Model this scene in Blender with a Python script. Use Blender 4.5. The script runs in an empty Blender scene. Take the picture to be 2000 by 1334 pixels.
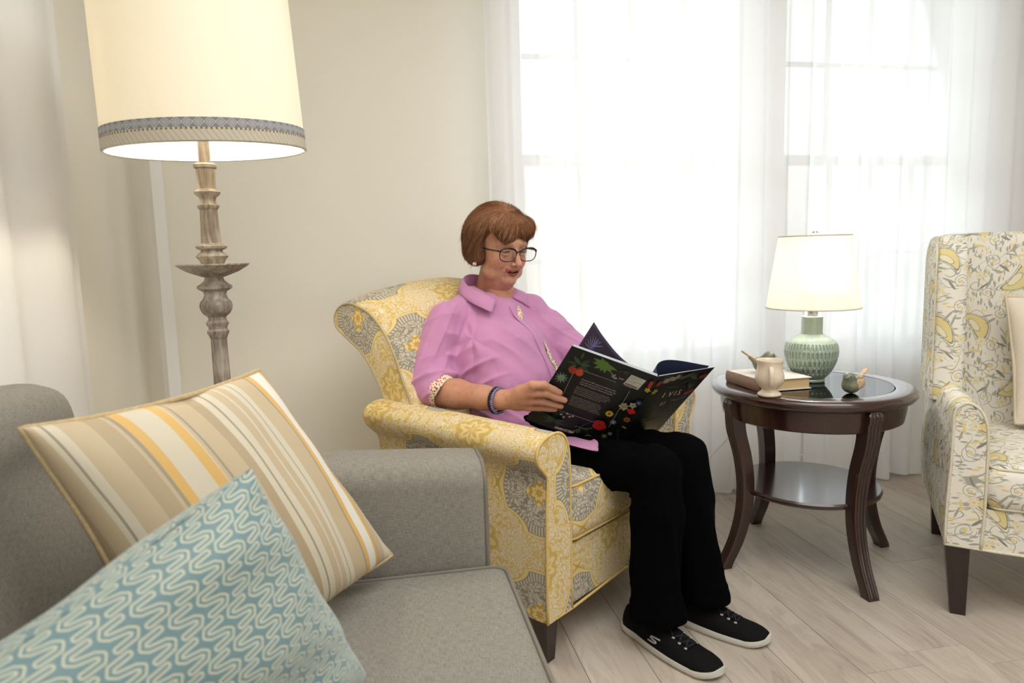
import bpy, bmesh, math, random
import numpy as np
from mathutils import Vector, Matrix, Euler
from math import sin, cos, pi, radians, sqrt, atan2

# ------------------------------------------------------------------ camera, sky, light, exposure
scn = bpy.context.scene
COL = scn.collection
EYE = 1.12                                  # camera height; world: X along the window wall, Y towards it, Z up
def look_camera():
    yaw, pitch, roll = radians(10.8), radians(7.2), radians(1.5)
    fw = Vector((sin(yaw)*cos(pitch), cos(yaw)*cos(pitch), -sin(pitch)))
    rt = Vector((cos(yaw), -sin(yaw), 0)); up = rt.cross(fw)
    r2 = rt*cos(roll) - up*sin(roll); u2 = rt*sin(roll) + up*cos(roll)
    cd = bpy.data.cameras.new('camera'); cam = bpy.data.objects.new('camera', cd); COL.objects.link(cam)
    cam.matrix_world = Matrix(((r2.x, u2.x, -fw.x, 0), (r2.y, u2.y, -fw.y, 0), (r2.z, u2.z, -fw.z, EYE), (0, 0, 0, 1)))
    cd.sensor_width = 36.0; cd.lens = 1333.0/2000.0*36.0
    cd.clip_start = 0.05; cd.clip_end = 100
    cd.dof.use_dof = True; cd.dof.focus_distance = 1.95; cd.dof.aperture_fstop = 4.5
    scn.camera = cam
look_camera()

world = bpy.data.worlds.new('daylight'); scn.world = world; world.use_nodes = True
def build_world():
    nt = world.node_tree; nt.nodes.clear()
    out = nt.nodes.new('ShaderNodeOutputWorld'); bg = nt.nodes.new('ShaderNodeBackground')
    tc = nt.nodes.new('ShaderNodeTexCoord'); sp = nt.nodes.new('ShaderNodeSeparateXYZ'); cr = nt.nodes.new('ShaderNodeValToRGB')
    nt.links.new(tc.outputs['Generated'], sp.inputs[0]); nt.links.new(sp.outputs['Z'], cr.inputs[0])
    # bright overcast: pale ground below the horizon, white sky above
    cr.color_ramp.elements[0].position = 0.0; cr.color_ramp.elements[0].color = (.62, .64, .60, 1)
    cr.color_ramp.elements[1].position = 0.12; cr.color_ramp.elements[1].color = (.86, .93, 1.0, 1)
    nt.links.new(cr.outputs[0], bg.inputs['Color']); up = nt.nodes.new('ShaderNodeMath'); up.operation = 'MAXIMUM'; nt.links.new(sp.outputs['Z'], up.inputs[0]); up.inputs[1].default_value = 0.0
    ma = nt.nodes.new('ShaderNodeMath'); ma.operation = 'MULTIPLY_ADD'; nt.links.new(up.outputs[0], ma.inputs[0]); ma.inputs[1].default_value = 8.0; ma.inputs[2].default_value = 5.2
    nt.links.new(ma.outputs[0], bg.inputs['Strength'])       # an overcast sky brightens towards the zenith
    nt.links.new(bg.outputs[0], out.inputs[0])
build_world()

def area_light(name, loc, rot, sx, sy, power, color):
    ld = bpy.data.lights.new(name, 'AREA'); ld.shape = 'RECTANGLE'; ld.size = sx; ld.size_y = sy
    ld.energy = power; ld.color = color
    o = bpy.data.objects.new(name, ld); COL.objects.link(o); o.location = loc; o.rotation_euler = rot
    return o
area_light('ceiling_fill', (1.0, 0.4, 2.52), (0, 0, 0), 2.2, 2.2, 58, (1.0, .99, .97))  # soft overhead fill added to brighten the room, no fixture hangs there
area_light('rear_fill', (1.2, -2.5, 1.5), (radians(90), 0, 0), 3.0, 1.8, 15, (.95, .975, 1.0))  # weak fill added behind the camera, the rear wall has no window
scn.view_settings.view_transform = 'Standard'; scn.view_settings.look = 'None'
scn.view_settings.exposure = 0.0; scn.view_settings.gamma = 1.0; scn.view_settings.use_curve_mapping = False
scn.cycles.max_bounces = 10; scn.cycles.transparent_max_bounces = 16
scn.cycles.diffuse_bounces = 5; scn.cycles.sample_clamp_indirect = 6.0
scn.cycles.caustics_reflective = False; scn.cycles.caustics_refractive = False

# ------------------------------------------------------------------ object helpers
def tag(o, label=None, cat=None, group=None, kind=None):
    if label: o['label'] = label
    if cat: o['category'] = cat
    if group: o['group'] = group
    if kind: o['kind'] = kind
    return o
def empty(name, loc=(0, 0, 0), rz=0.0, parent=None):
    o = bpy.data.objects.new(name, None); COL.objects.link(o); o.location = loc; o.rotation_euler = (0, 0, rz)
    o.empty_display_size = .1
    if parent: o.parent = parent
    return o
def mesh_obj(name, verts, faces, m=None, parent=None, uv=None, smooth=True, fuv=None, loc=None):
    me = bpy.data.meshes.new(name)
    me.from_pydata([tuple(map(float, v)) for v in verts], [], [tuple(map(int, f)) for f in faces]); me.update()
    if m is not None:
        for mm in (m if isinstance(m, (list, tuple)) else [m]): me.materials.append(mm)
    if uv is not None or fuv is not None:
        l = me.uv_layers.new(name='UVMap')
        if fuv is None:
            uva = np.asarray(uv, dtype=np.float32); idx = np.empty(len(me.loops), dtype=np.int32)
            me.loops.foreach_get('vertex_index', idx); l.data.foreach_set('uv', uva[idx].ravel())
        else:
            l.data.foreach_set('uv', np.asarray(fuv, dtype=np.float32).ravel())
    if smooth: me.polygons.foreach_set('use_smooth', [True]*len(me.polygons))
    o = bpy.data.objects.new(name, me); COL.objects.link(o)
    if parent: o.parent = parent
    if loc: o.location = loc
    return o
def from_bm(name, bm, m=None, parent=None, smooth=False, loc=None):
    me = bpy.data.meshes.new(name); bm.to_mesh(me); bm.free()
    if m is not None:
        for mm in (m if isinstance(m, (list, tuple)) else [m]): me.materials.append(mm)
    if smooth: me.polygons.foreach_set('use_smooth', [True]*len(me.polygons))
    o = bpy.data.objects.new(name, me); COL.objects.link(o)
    if parent: o.parent = parent
    if loc: o.location = loc
    return o
def add_box(bm, x0, x1, y0, y1, z0, z1, bev=0.0, seg=2, mi=0):
    r = bmesh.ops.create_cube(bm, size=1.0)
    vs = r['verts']
    for v in vs:
        v.co = Vector(((x0+x1)/2+v.co.x*(x1-x0), (y0+y1)/2+v.co.y*(y1-y0), (z0+z1)/2+v.co.z*(z1-z0)))
    fs = {f for v in vs for f in v.link_faces}
    for f in fs: f.material_index = mi
    if bev > 0:
        es = list({e for v in vs for e in v.link_edges})
        bmesh.ops.bevel(bm, geom=es, offset=bev, segments=seg, affect='EDGES', profile=.5)
def box(name, x0, x1, y0, y1, z0, z1, m, parent=None, bev=0.0, seg=2, smooth=False):
    bm = bmesh.new(); add_box(bm, x0, x1, y0, y1, z0, z1, bev, seg)
    return from_bm(name, bm, m, parent, smooth=smooth)
def auto_smooth(o, ang=35):
    # mark edges sharper than ang as sharp
    me = o.data; bm = bmesh.new(); bm.from_mesh(me)
    for e in bm.edges:
        if len(e.link_faces) == 2 and e.calc_face_angle(0) > radians(ang): e.smooth = False
    for f in bm.faces: f.smooth = True
    bm.to_mesh(me); bm.free(); return o
def lathe(name, prof, m, parent=None, seg=48, loc=(0, 0, 0), sharp=40, squash=None):
    vs, fs, uv = [], [], []
    n = len(prof); L = 0
    for i, (r, z) in enumerate(prof):
        if i: L += sqrt((r-prof[i-1][0])**2+(z-prof[i-1][1])**2)
        for k in range(seg+1):
            a = 2*pi*k/seg; vs.append((r*cos(a)+loc[0], r*sin(a)+loc[1], z+loc[2])); uv.append((k/seg, L))
    for i in range(n-1):
        for k in range(seg):
            a = i*(seg+1)+k; fs.append((a, a+1, a+seg+2, a+seg+1))
    me_o = mesh_obj(name, vs, fs, m, parent, uv=uv)
    bm = bmesh.new(); bm.from_mesh(me_o.data)
    bmesh.ops.remove_doubles(bm, verts=bm.verts, dist=1e-6)
    bmesh.ops.recalc_face_normals(bm, faces=bm.faces)
    bm.to_mesh(me_o.data); bm.free()
    if sharp: auto_smooth(me_o, sharp)
    return me_o
def catmull(pts, n=8, closed=False):
    P = [np.array(p, float) for p in pts]; out = []
    N = len(P); rng = range(N if closed else N-1)
    for i in rng:
        p0 = P[(i-1) % N] if (closed or i > 0) else 2*P[0]-P[1]
        p1, p2 = P[i], P[(i+1) % N]
        p3 = P[(i+2) % N] if (closed or i+2 < N) else 2*P[-1]-P[-2]
        for k in range(n):
            t = k/n
            out.append(.5*((2*p1)+(-p0+p2)*t+(2*p0-5*p1+4*p2-p3)*t*t+(-p0+3*p1-3*p2+p3)*t**3))
    if not closed: out.append(P[-1])
    return np.array(out)
def frames(P, closed=False):
    P = np.asarray(P, float); n = len(P)
    T = np.zeros_like(P)
    for i in range(n):
        a = P[(i+1) % n] if (closed or i < n-1) else P[i]; b = P[i-1] if (closed or i > 0) else P[i]
        T[i] = a-b
    T /= np.linalg.norm(T, axis=1)[:, None]+1e-12
    r = np.array([0, 0, 1.]) if abs(T[0][2]) < .9 else np.array([1., 0, 0])
    N = np.zeros_like(P); v = r-T[0]*(r@T[0]); N[0] = v/np.linalg.norm(v)
    for i in range(1, n):
        v = N[i-1]-T[i]*(N[i-1]@T[i]); N[i] = v/(np.linalg.norm(v)+1e-12)
    return T, N, np.cross(T, N)
def tube_vf(P, r, seg=8, closed=False, off=0, cap=True):
    P = np.asarray(P, float); T, N, B = frames(P, closed); n = len(P)
    rr = np.full(n, r) if np.isscalar(r) else np.asarray(r, float)
    a = np.arange(seg)*2*pi/seg
    V = (P[:, None]+rr[:, None, None]*(N[:, None]*np.cos(a)[None, :, None]+B[:, None]*np.sin(a)[None, :, None])).reshape(-1, 3)
    F = []
    for i in range(n if closed else n-1):
        j = (i+1) % n
        for k in range(seg):
            k2 = (k+1) % seg; F.append((off+i*seg+k, off+i*seg+k2, off+j*seg+k2, off+j*seg+k))
    if cap and not closed:
        F.append(tuple(off+k for k in range(seg))[::-1]); F.append(tuple(off+(n-1)*seg+k for k in range(seg)))
    return [tuple(v) for v in V], F
def tube(name, P, r, m, parent=None, seg=8, closed=False):
    V, F = tube_vf(P, r, seg, closed)
    P = np.asarray(P); L = np.concatenate([[0], np.cumsum(np.linalg.norm(np.diff(P, axis=0), axis=1))])
    uv = [(L[i//seg], (i % seg)/seg*.02) for i in range(len(V))]
    return mesh_obj(name, V, F, m, parent, uv=uv)
def tubes(name, lst, r, m, parent=None, seg=6):
    V, F = [], []
    for P in lst:
        v, f = tube_vf(P, r, seg, False, len(V)); V += v; F += f
    return mesh_obj(name, V, F, m, parent, uv=[(v[0], v[2]) for v in V])
def arclen(P, closed=False):
    P = np.asarray(P, float); d = np.linalg.norm(np.diff(P, axis=0), axis=1)
    return np.concatenate([[0], np.cumsum(d)])
def loft(name, rings, m, parent=None, closed=True, caps=True, u0=0.0, v0=0.0, smooth=True, sharp=None, capuv=True):
    """rings: list of (k,3) arrays with the same k. UV in metres: u around, v along."""
    R = [np.asarray(r, float) for r in rings]; k = len(R[0]); n = len(R)
    kk = k+1 if closed else k
    Vv = []; uv = []
    mid = n//2
    ring = np.vstack([R[mid], R[mid][:1]]) if closed else R[mid]
    U = arclen(ring)
    cent = np.array([r.mean(0) for r in R]); Lv = arclen(cent)
    for i in range(n):
        rr = np.vstack([R[i], R[i][:1]]) if closed else R[i]
        for j in range(kk): Vv.append(rr[j]); uv.append((u0+U[j], v0+Lv[i]))
    F = []
    for i in range(n-1):
        for j in range(kk-1):
            a = i*kk+j; F.append((a, a+1, a+kk+1, a+kk))
    fuv = [uv[i] for f in F for i in f]
    if caps:
        for i, flip in ((0, True), (n-1, False)):
            idx = [i*kk+j for j in range(k)]
            if flip: idx = idx[::-1]
            F.append(tuple(idx))
            pts = np.array([Vv[q] for q in idx]); c = pts.mean(0)
            nrm = np.zeros(3)
            for q in range(len(pts)): nrm += np.cross(pts[q]-c, pts[(q+1) % len(pts)]-c)
            ax = np.argmax(np.abs(nrm)); o = [q for q in range(3) if q != ax]
            fuv += [(p[o[0]], p[o[1]]) for p in pts]
    o = mesh_obj(name, Vv, F, m, parent, fuv=fuv, smooth=smooth)
    bm = bmesh.new(); bm.from_mesh(o.data)
    bmesh.ops.remove_doubles(bm, verts=bm.verts, dist=1e-6)
    bmesh.ops.recalc_face_normals(bm, faces=bm.faces)
    bm.to_mesh(o.data); bm.free()
    if smooth: auto_smooth(o, sharp or 50)
    return o
def cushion(name, x0, x1, y0, y1, z0, z1, m, parent=None, r=.03, crown=.02, n=14, round_xy=.03, wob=0.0, seed=0, side_bulge=.008):
    """soft box cushion, its crown rising towards the middle; UV per side in metres."""
    bm = bmesh.new()
    nx = max(6, int((x1-x0)/.03)); ny = max(6, int((y1-y0)/.03)); nz = 6
    rnd = random.Random(seed)
    def shape(u, v, w):  # u,v,w in [-1,1] on the cube surface
        p = np.array([u*(x1-x0)/2, v*(y1-y0)/2, w*(z1-z0)/2]); h = np.array([(x1-x0)/2, (y1-y0)/2, (z1-z0)/2])
        q = np.clip(p, -(h-r), h-r); d = p-q; L = np.linalg.norm(d)
        if L > 1e-9: p = q+d/L*r
        p[2] += np.sign(w)*crown*(max(0, 1-u*u)**.6)*(max(0, 1-v*v)**.6)*abs(w)
        s = side_bulge*(1-w*w)
        p[0] += s*np.sign(u)*(abs(u) > .999); p[1] += s*np.sign(v)*(abs(v) > .999)
        return p+np.array([(x0+x1)/2, (y0+y1)/2, (z0+z1)/2])
    V, F, FU = [], [], []
    def side(fn, na, nb, uvf):
        base = len(V)
        for i in range(na+1):
            for j in range(nb+1): V.append(shape(*fn(-1+2*i/na, -1+2*j/nb)))
        for i in range(na):
            for j in range(nb):
                a = base+i*(nb+1)+j; q = (a, a+nb+1, a+nb+2, a+1)
                F.append(q); FU.extend([uvf(V[t]) for t in q])
    side(lambda a, b: (a, b, 1), nx, ny, lambda p: (p[0], p[1]))
    side(lambda a, b: (a, b, -1), nx, ny, lambda p: (p[0], p[1]))
    side(lambda a, b: (a, -1, b), nx, nz, lambda p: (p[0], p[2]))
    side(lambda a, b: (a, 1, b), nx, nz, lambda p: (p[0], p[2]))
    side(lambda a, b: (-1, a, b), ny, nz, lambda p: (p[1], p[2]))
    side(lambda a, b: (1, a, b), ny, nz, lambda p: (p[1], p[2]))
    bm.free()
    o = mesh_obj(name, V, F, m, parent, fuv=FU)
    b = bmesh.new(); b.from_mesh(o.data); bmesh.ops.remove_doubles(b, verts=b.verts, dist=1e-5)
    bmesh.ops.recalc_face_normals(b, faces=b.faces); b.to_mesh(o.data); b.free()
    return o
def rrect(x0, x1, y0, y1, r, n=6):
    out = []
    for cx, cy, a0 in ((x1-r, y0+r, -90), (x1-r, y1-r, 0), (x0+r, y1-r, 90), (x0+r, y0+r, 180)):
        for k in range(n+1):
            a = radians(a0+90*k/n); out.append((cx+r*cos(a), cy+r*sin(a)))
    return out

# ------------------------------------------------------------------ node helpers
class E:
    nt = None
    def __init__(s, k): s.k = k
    @staticmethod
    def op(name, *a, clamp=False):
        nd = E.nt.nodes.new('ShaderNodeMath'); nd.operation = name; nd.use_clamp = clamp
        for i, v in enumerate(a):
            if isinstance(v, E): E.nt.links.new(v.k, nd.inputs[i])
            else: nd.inputs[i].default_value = float(v)
        return E(nd.outputs[0])
    def __add__(s, o): return E.op('ADD', s, o)
    __radd__ = __add__
    def __sub__(s, o): return E.op('SUBTRACT', s, o)
    def __rsub__(s, o): return E.op('SUBTRACT', o, s)
    def __mul__(s, o): return E.op('MULTIPLY', s, o)
    __rmul__ = __mul__
    def __truediv__(s, o): return E.op('DIVIDE', s, o)
def fsin(a): return E.op('SINE', a)
def fcos(a): return E.op('COSINE', a)
def fabs(a): return E.op('ABSOLUTE', a)
def fmin(a, b): return E.op('MINIMUM', a, b)
def fmax(a, b): return E.op('MAXIMUM', a, b)
def fsqrt(a): return E.op('SQRT', a)
def ffrac(a): return E.op('FRACT', a)
def ffloor(a): return E.op('FLOOR', a)
def fmod(a, b): return E.op('FLOORED_MODULO', a, b)
def fatan2(a, b): return E.op('ARCTAN2', a, b)
def below(a, t, soft=.01):      # 1 where a < t
    return E.op('MULTIPLY_ADD', a, -1.0/soft, t/soft+.5, clamp=True) if not isinstance(t, E) else E.op('MULTIPLY', (t-a)*(1.0/soft)+.5, 1.0, clamp=True)
def above(a, t, soft=.01): return E.op('MULTIPLY_ADD', a, 1.0/soft, -t/soft+.5, clamp=True)
def band(a, lo, hi, soft=.01): return below(a, hi, soft)*above(a, lo, soft)
def hyp(a, b): return fsqrt(a*a+b*b)

class Mat:
    def __init__(s, name, rough=.6, color=(.8, .8, .8), metal=0.0, spec=.5):
        m = bpy.data.materials.new(name); m.use_nodes = True; s.m = m; s.nt = m.node_tree; E.nt = s.nt
        s.b = s.nt.nodes['Principled BSDF']; s.out = s.nt.nodes['Material Output']
        s.b.inputs['Roughness'].default_value = rough; s.b.inputs['Metallic'].default_value = metal
        s.b.inputs['Base Color'].default_value = (*color, 1); s.b.inputs['Specular IOR Level'].default_value = spec
    def node(s, t, **kw):
        n = s.nt.nodes.new(t)
        for k, v in kw.items(): setattr(n, k, v)
        return n
    def link(s, a, b):
        s.nt.links.new(a.k if isinstance(a, E) else a, b)
    def coord(s, kind='UV'):
        tc = s.node('ShaderNodeTexCoord'); return tc.outputs[kind]
    def xyz(s, vec):
        sp = s.node('ShaderNodeSeparateXYZ'); s.link(vec, sp.inputs[0]); return [E(o) for o in sp.outputs]
    def vec(s, x, y, z=0.0):
        c = s.node('ShaderNodeCombineXYZ')
        for i, v in enumerate((x, y, z)):
            if isinstance(v, E): s.link(v, c.inputs[i])
            else: c.inputs[i].default_value = v
        return c.outputs[0]
    def mapping(s, vec, scale=(1, 1, 1), rot=(0, 0, 0), loc=(0, 0, 0)):
        mp = s.node('ShaderNodeMapping'); s.link(vec, mp.inputs[0])
        mp.inputs['Scale'].default_value = scale; mp.inputs['Rotation'].default_value = rot; mp.inputs['Location'].default_value = loc
        return mp.outputs[0]
    def noise(s, vec, scale=5, detail=3, rough=.5, dist=0.0, out='Fac'):
        n = s.node('ShaderNodeTexNoise'); s.link(vec, n.inputs['Vector'])
        n.inputs['Scale'].default_value = scale; n.inputs['Detail'].default_value = detail
        n.inputs['Roughness'].default_value = rough; n.inputs['Distortion'].default_value = dist
        return E(n.outputs[0]) if out == 'Fac' else n.outputs[1]
    def voro(s, vec, scale=5, feature='F1', rnd=1.0):
        n = s.node('ShaderNodeTexVoronoi', feature=feature); s.link(vec, n.inputs['Vector'])
        n.inputs['Scale'].default_value = scale; n.inputs['Randomness'].default_value = rnd
        return n
    def mix(s, fac, a, b):
        n = s.node('ShaderNodeMix', data_type='RGBA')
        if isinstance(fac, E): s.link(fac, n.inputs[0])
        else: n.inputs[0].default_value = fac
        for i, v in ((6, a), (7, b)):
            if isinstance(v, tuple): n.inputs[i].default_value = (*v, 1)
            else: s.link(v, n.inputs[i])
        return n.outputs[2]
    def ramp(s, fac, stops, interp='LINEAR'):
        n = s.node('ShaderNodeValToRGB'); s.link(fac, n.inputs[0]); cr = n.color_ramp; cr.interpolation = interp
        while len(cr.elements) > 1: cr.elements.remove(cr.elements[-1])
        cr.elements[0].position = stops[0][0]; cr.elements[0].color = (*stops[0][1], 1)
        for p, c in stops[1:]:
            e = cr.elements.new(p); e.color = (*c, 1)
        return n.outputs[0]
    def color(s, c): s.link(c, s.b.inputs['Base Color'])
    def bump(s, h, dist=.001, strength=1.0):
        n = s.node('ShaderNodeBump'); s.link(h, n.inputs['Height']); n.inputs['Distance'].default_value = dist
        n.inputs['Strength'].default_value = strength; s.link(n.outputs[0], s.b.inputs['Normal'])
def srgb(r, g, b):
    f = lambda c: (c/255/12.92) if c/255 <= .04045 else ((c/255+.055)/1.055)**2.4
    return (f(r), f(g), f(b))
def plain(name, col, rough=.6, metal=0.0, spec=.5, var=0.0, scale=20, bump=0.0):
    M = Mat(name, rough, col, metal, spec)
    if var or bump:
        o = M.coord('Object'); n = M.noise(o, scale, 4)
        if var: M.color(M.mix(n, tuple(c*(1-var) for c in col), tuple(min(1, c*(1+var)) for c in col)))
        if bump: M.bump(n, bump)
    return M.m
# ------------------------------------------------------------------ materials
def m_wall(name, c):
    M = Mat(name, .85, c, spec=.2); o = M.coord('Object')
    M.bump(M.noise(o, 220, 2), .0004, .5); return M.m
M_WALL = m_wall('warm_cream_wall_paint', srgb(247, 243, 232))
M_CEIL = m_wall('white_ceiling_paint', srgb(240, 238, 232))
M_TRIM = plain('white_trim_paint', srgb(240, 240, 238), .4)
def m_floor():
    M = Mat('light_oak_plank', .42, spec=.4)
    oi = M.node('ShaderNodeObjectInfo'); rnd = E(oi.outputs['Random'])
    x, y, z = M.xyz(M.coord('Object'))
    v = M.vec(x*9.0+rnd*37.0, y*1.1+rnd*91.0, rnd*13.0)
    n1 = M.noise(v, 1.0, 5, .6, 1.2)
    v2 = M.vec(x*70.0+rnd*11.0, y*2.5+rnd*31.0, rnd*3.0)
    n2 = M.noise(v2, 1.0, 4, .7, .4)
    ring = fabs(fsin(n1*26.0+x*18.0))
    f = n1*.65+n2*.3+ring*.12+rnd*.18-.12
    M.color(M.ramp(f, [(.22, srgb(152, 139, 127)), (.42, srgb(178, 166, 153)), (.58, srgb(192, 181, 168)), (.80, srgb(208, 198, 186))]))
    M.bump(n2*.6+ring*.2, .0006, .5)
    M.link(n2*.15+.34, M.b.inputs['Roughness'])
    return M.m
M_FLOOR = m_floor()
def m_sheer(name, tr=.42, col=(.95, .96, 1.0), edge=.30, tl=.30):
    M = Mat(name, .9)
    nt = M.nt; nt.nodes.remove(M.b)
    t = M.node('ShaderNodeBsdfTransparent'); t.inputs[0].default_value = (1, 1, 1, 1)
    d = M.node('ShaderNodeBsdfDiffuse'); d.inputs[0].default_value = (*col, 1)
    l = M.node('ShaderNodeBsdfTranslucent'); l.inputs[0].default_value = (*col, 1)
    m1 = M.node('ShaderNodeMixShader'); m1.inputs[0].default_value = tl
    M.link(d.outputs[0], m1.inputs[1]); M.link(l.outputs[0], m1.inputs[2])
    lw = M.node('ShaderNodeLayerWeight'); lw.inputs[0].default_value = .35
    x, y, z = M.xyz(M.coord('UV'))
    wv = fsin(x*6000.0)*fsin(y*6000.0)*.008
    fac = E(lw.outputs['Facing'])*edge*-1.0+tr+wv
    fac = E.op('MAXIMUM', fac, .01)
    m2 = M.node('ShaderNodeMixShader'); M.link(fac, m2.inputs[0]); M.link(m1.outputs[0], m2.inputs[1]); M.link(t.outputs[0], m2.inputs[2])
    M.link(m2.outputs[0], M.out.inputs[0]); return M.m
M_SHEER = m_sheer('white_sheer_voile', .055, (.98, .985, 1.0), .03, .25)
M_DRAPE = m_sheer('white_lined_drape', .02, (.95, .945, .93), .01, .12)
def m_glass():
    M = Mat('window_glass'); M.nt.nodes.remove(M.b)
    t = M.node('ShaderNodeBsdfTransparent'); t.inputs[0].default_value = (.97, .985, .98, 1)
    g = M.node('ShaderNodeBsdfGlossy'); g.inputs['Roughness'].default_value = .02
    f = M.node('ShaderNodeFresnel'); f.inputs[0].default_value = 1.45
    mx = M.node('ShaderNodeMixShader'); M.link(f.outputs[0], mx.inputs[0]); M.link(t.outputs[0], mx.inputs[1]); M.link(g.outputs[0], mx.inputs[2])
    M.link(mx.outputs[0], M.out.inputs[0]); return M.m
M_GLASS = m_glass()

def m_damask():
    M = Mat('yellow_grey_damask', .8, spec=.25)
    u, v, _ = M.xyz(M.coord('UV'))
    P, Q = .34, .42
    X = u*(1/P)+.12; Y = v*(1/Q)+.3
    mx = fabs(ffrac(X)-.5); my = ffrac(Y)
    # ogee lattice with scalloped edge
    cx = fcos(X*2*pi); cy = fcos(Y*2*pi)
    g = cx+cy
    ax = fsin(X*pi)*(1/pi); ay = fsin(Y*pi)*(Q/P/pi)     # local coordinates around the medallion centres
    bx = fcos(X*pi)*(1/pi); by = fcos(Y*pi)*(Q/P/pi)
    th = fatan2(ay, ax); th2 = fatan2(by, bx)
    scal = fabs(fsin(th*8.0))*.34-.17
    g2 = g+scal
    # foliage, mirrored about the motif axis
    wn = M.noise(M.vec(mx*3.0, Y*1.4, 1.0), 2.2, 2, .5)
    wp = M.node('ShaderNodeTexNoise'); M.link(M.vec(mx*P, v, 4.0), wp.inputs['Vector']); wp.inputs['Scale'].default_value = 42.0; wp.inputs['Detail'].default_value = 1.0
    wx, wy, _w = M.xyz(wp.outputs[1])
    lx = mx*P+wn*.03+(wx-.5)*.030; ly = v+wn*.05+(wy-.5)*.030
    vo = M.voro(M.vec(lx, ly, .0), 38.0, 'F1', .85)
    # petals inside each cell
    sp = M.node('ShaderNodeSeparateXYZ'); M.link(vo.outputs['Position'], sp.inputs[0])
    dx = lx-E(sp.outputs[0]); dy = ly-E(sp.outputs[1])
    r = E(vo.outputs['Distance']); ang = fatan2(dy, dx)
    pet = r-(fcos(ang*6.0)*.075+.26)
    inner = band(pet, -.10, -.06, .025)
    outl = band(pet, -.02, .03, .025)
    fill = below(pet, 0.0, .03)
    core = below(r, .08, .03)
    ve = M.voro(M.vec(lx*1.0+.3, ly*.8, 2.0), 88.0, 'DISTANCE_TO_EDGE', .9)
    vine = below(E(ve.outputs['Distance']), .085, .03)
    leaf = band(E(ve.outputs['Distance']), .20, .27, .03)
    # palmette at the centre of each yellow medallion
    rr = hyp(ax, ay*.8); palm = fsin(rr*62.0+fcos(th*7.0)*1.7)
    palmz = below(rr, .15, .02)
    rr2 = hyp(bx, by*.8)
    ivory = srgb(236, 228, 210); yel = srgb(224, 192, 112); yel2 = srgb(204, 168, 84); ylt = srgb(234, 212, 146)
    gry = srgb(180, 172, 154); gry2 = srgb(154, 146, 128); glt = srgb(208, 201, 184)
    # yellow field
    c = M.mix(fill, ivory, ylt); c = M.mix(vine, c, yel); c = M.mix(leaf*.5, c, yel2)
    c = M.mix(outl, c, yel2); c = M.mix(inner, c, yel2); c = M.mix(core, c, yel2)
    cp = M.mix(above(palm, -.1, .35), ylt, yel2); c = M.mix(palmz*.75, c, cp)
    c = M.mix(.12, c, yel)
    # grey lace around the other medallions
    gc = M.mix(fill, glt, gry); gc = M.mix(vine, gc, gry2); gc = M.mix(outl, gc, gry2); gc = M.mix(core, gc, gry2)
    tick = above(fsin(th2*58.0), .25, .3)
    edge = band(g2, -.56, -.51, .03); edge2 = band(g2, -.82, -.79, .03)
    lace = M.mix(tick, glt, gry2)
    isgrey = below(g2, -.53, .02); islace = band(g2, -.79, -.53, .02)
    c = M.mix(band(g2, -.53, -.30, .02), c, ylt)
    c = M.mix(band(g2, -.32, -.28, .03), c, yel2)
    c = M.mix(isgrey, c, gc); c = M.mix(islace, c, lace); c = M.mix(edge, c, gry2); c = M.mix(edge2, c, gry2)
    # yellow bud in the middle of the grey medallion
    c = M.mix(below(rr2-fcos(th2*4.0)*.02, .085, .01), c, M.mix(above(fsin(rr2*110.0+fcos(th2*8.0)), 0.0, .4), ylt, yel2))
    M.color(c)
    M.bump(fsin(u*9000.0)*fsin(v*9000.0), .0002, .6)
    return M.m
M_DAMASK = m_damask()

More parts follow.
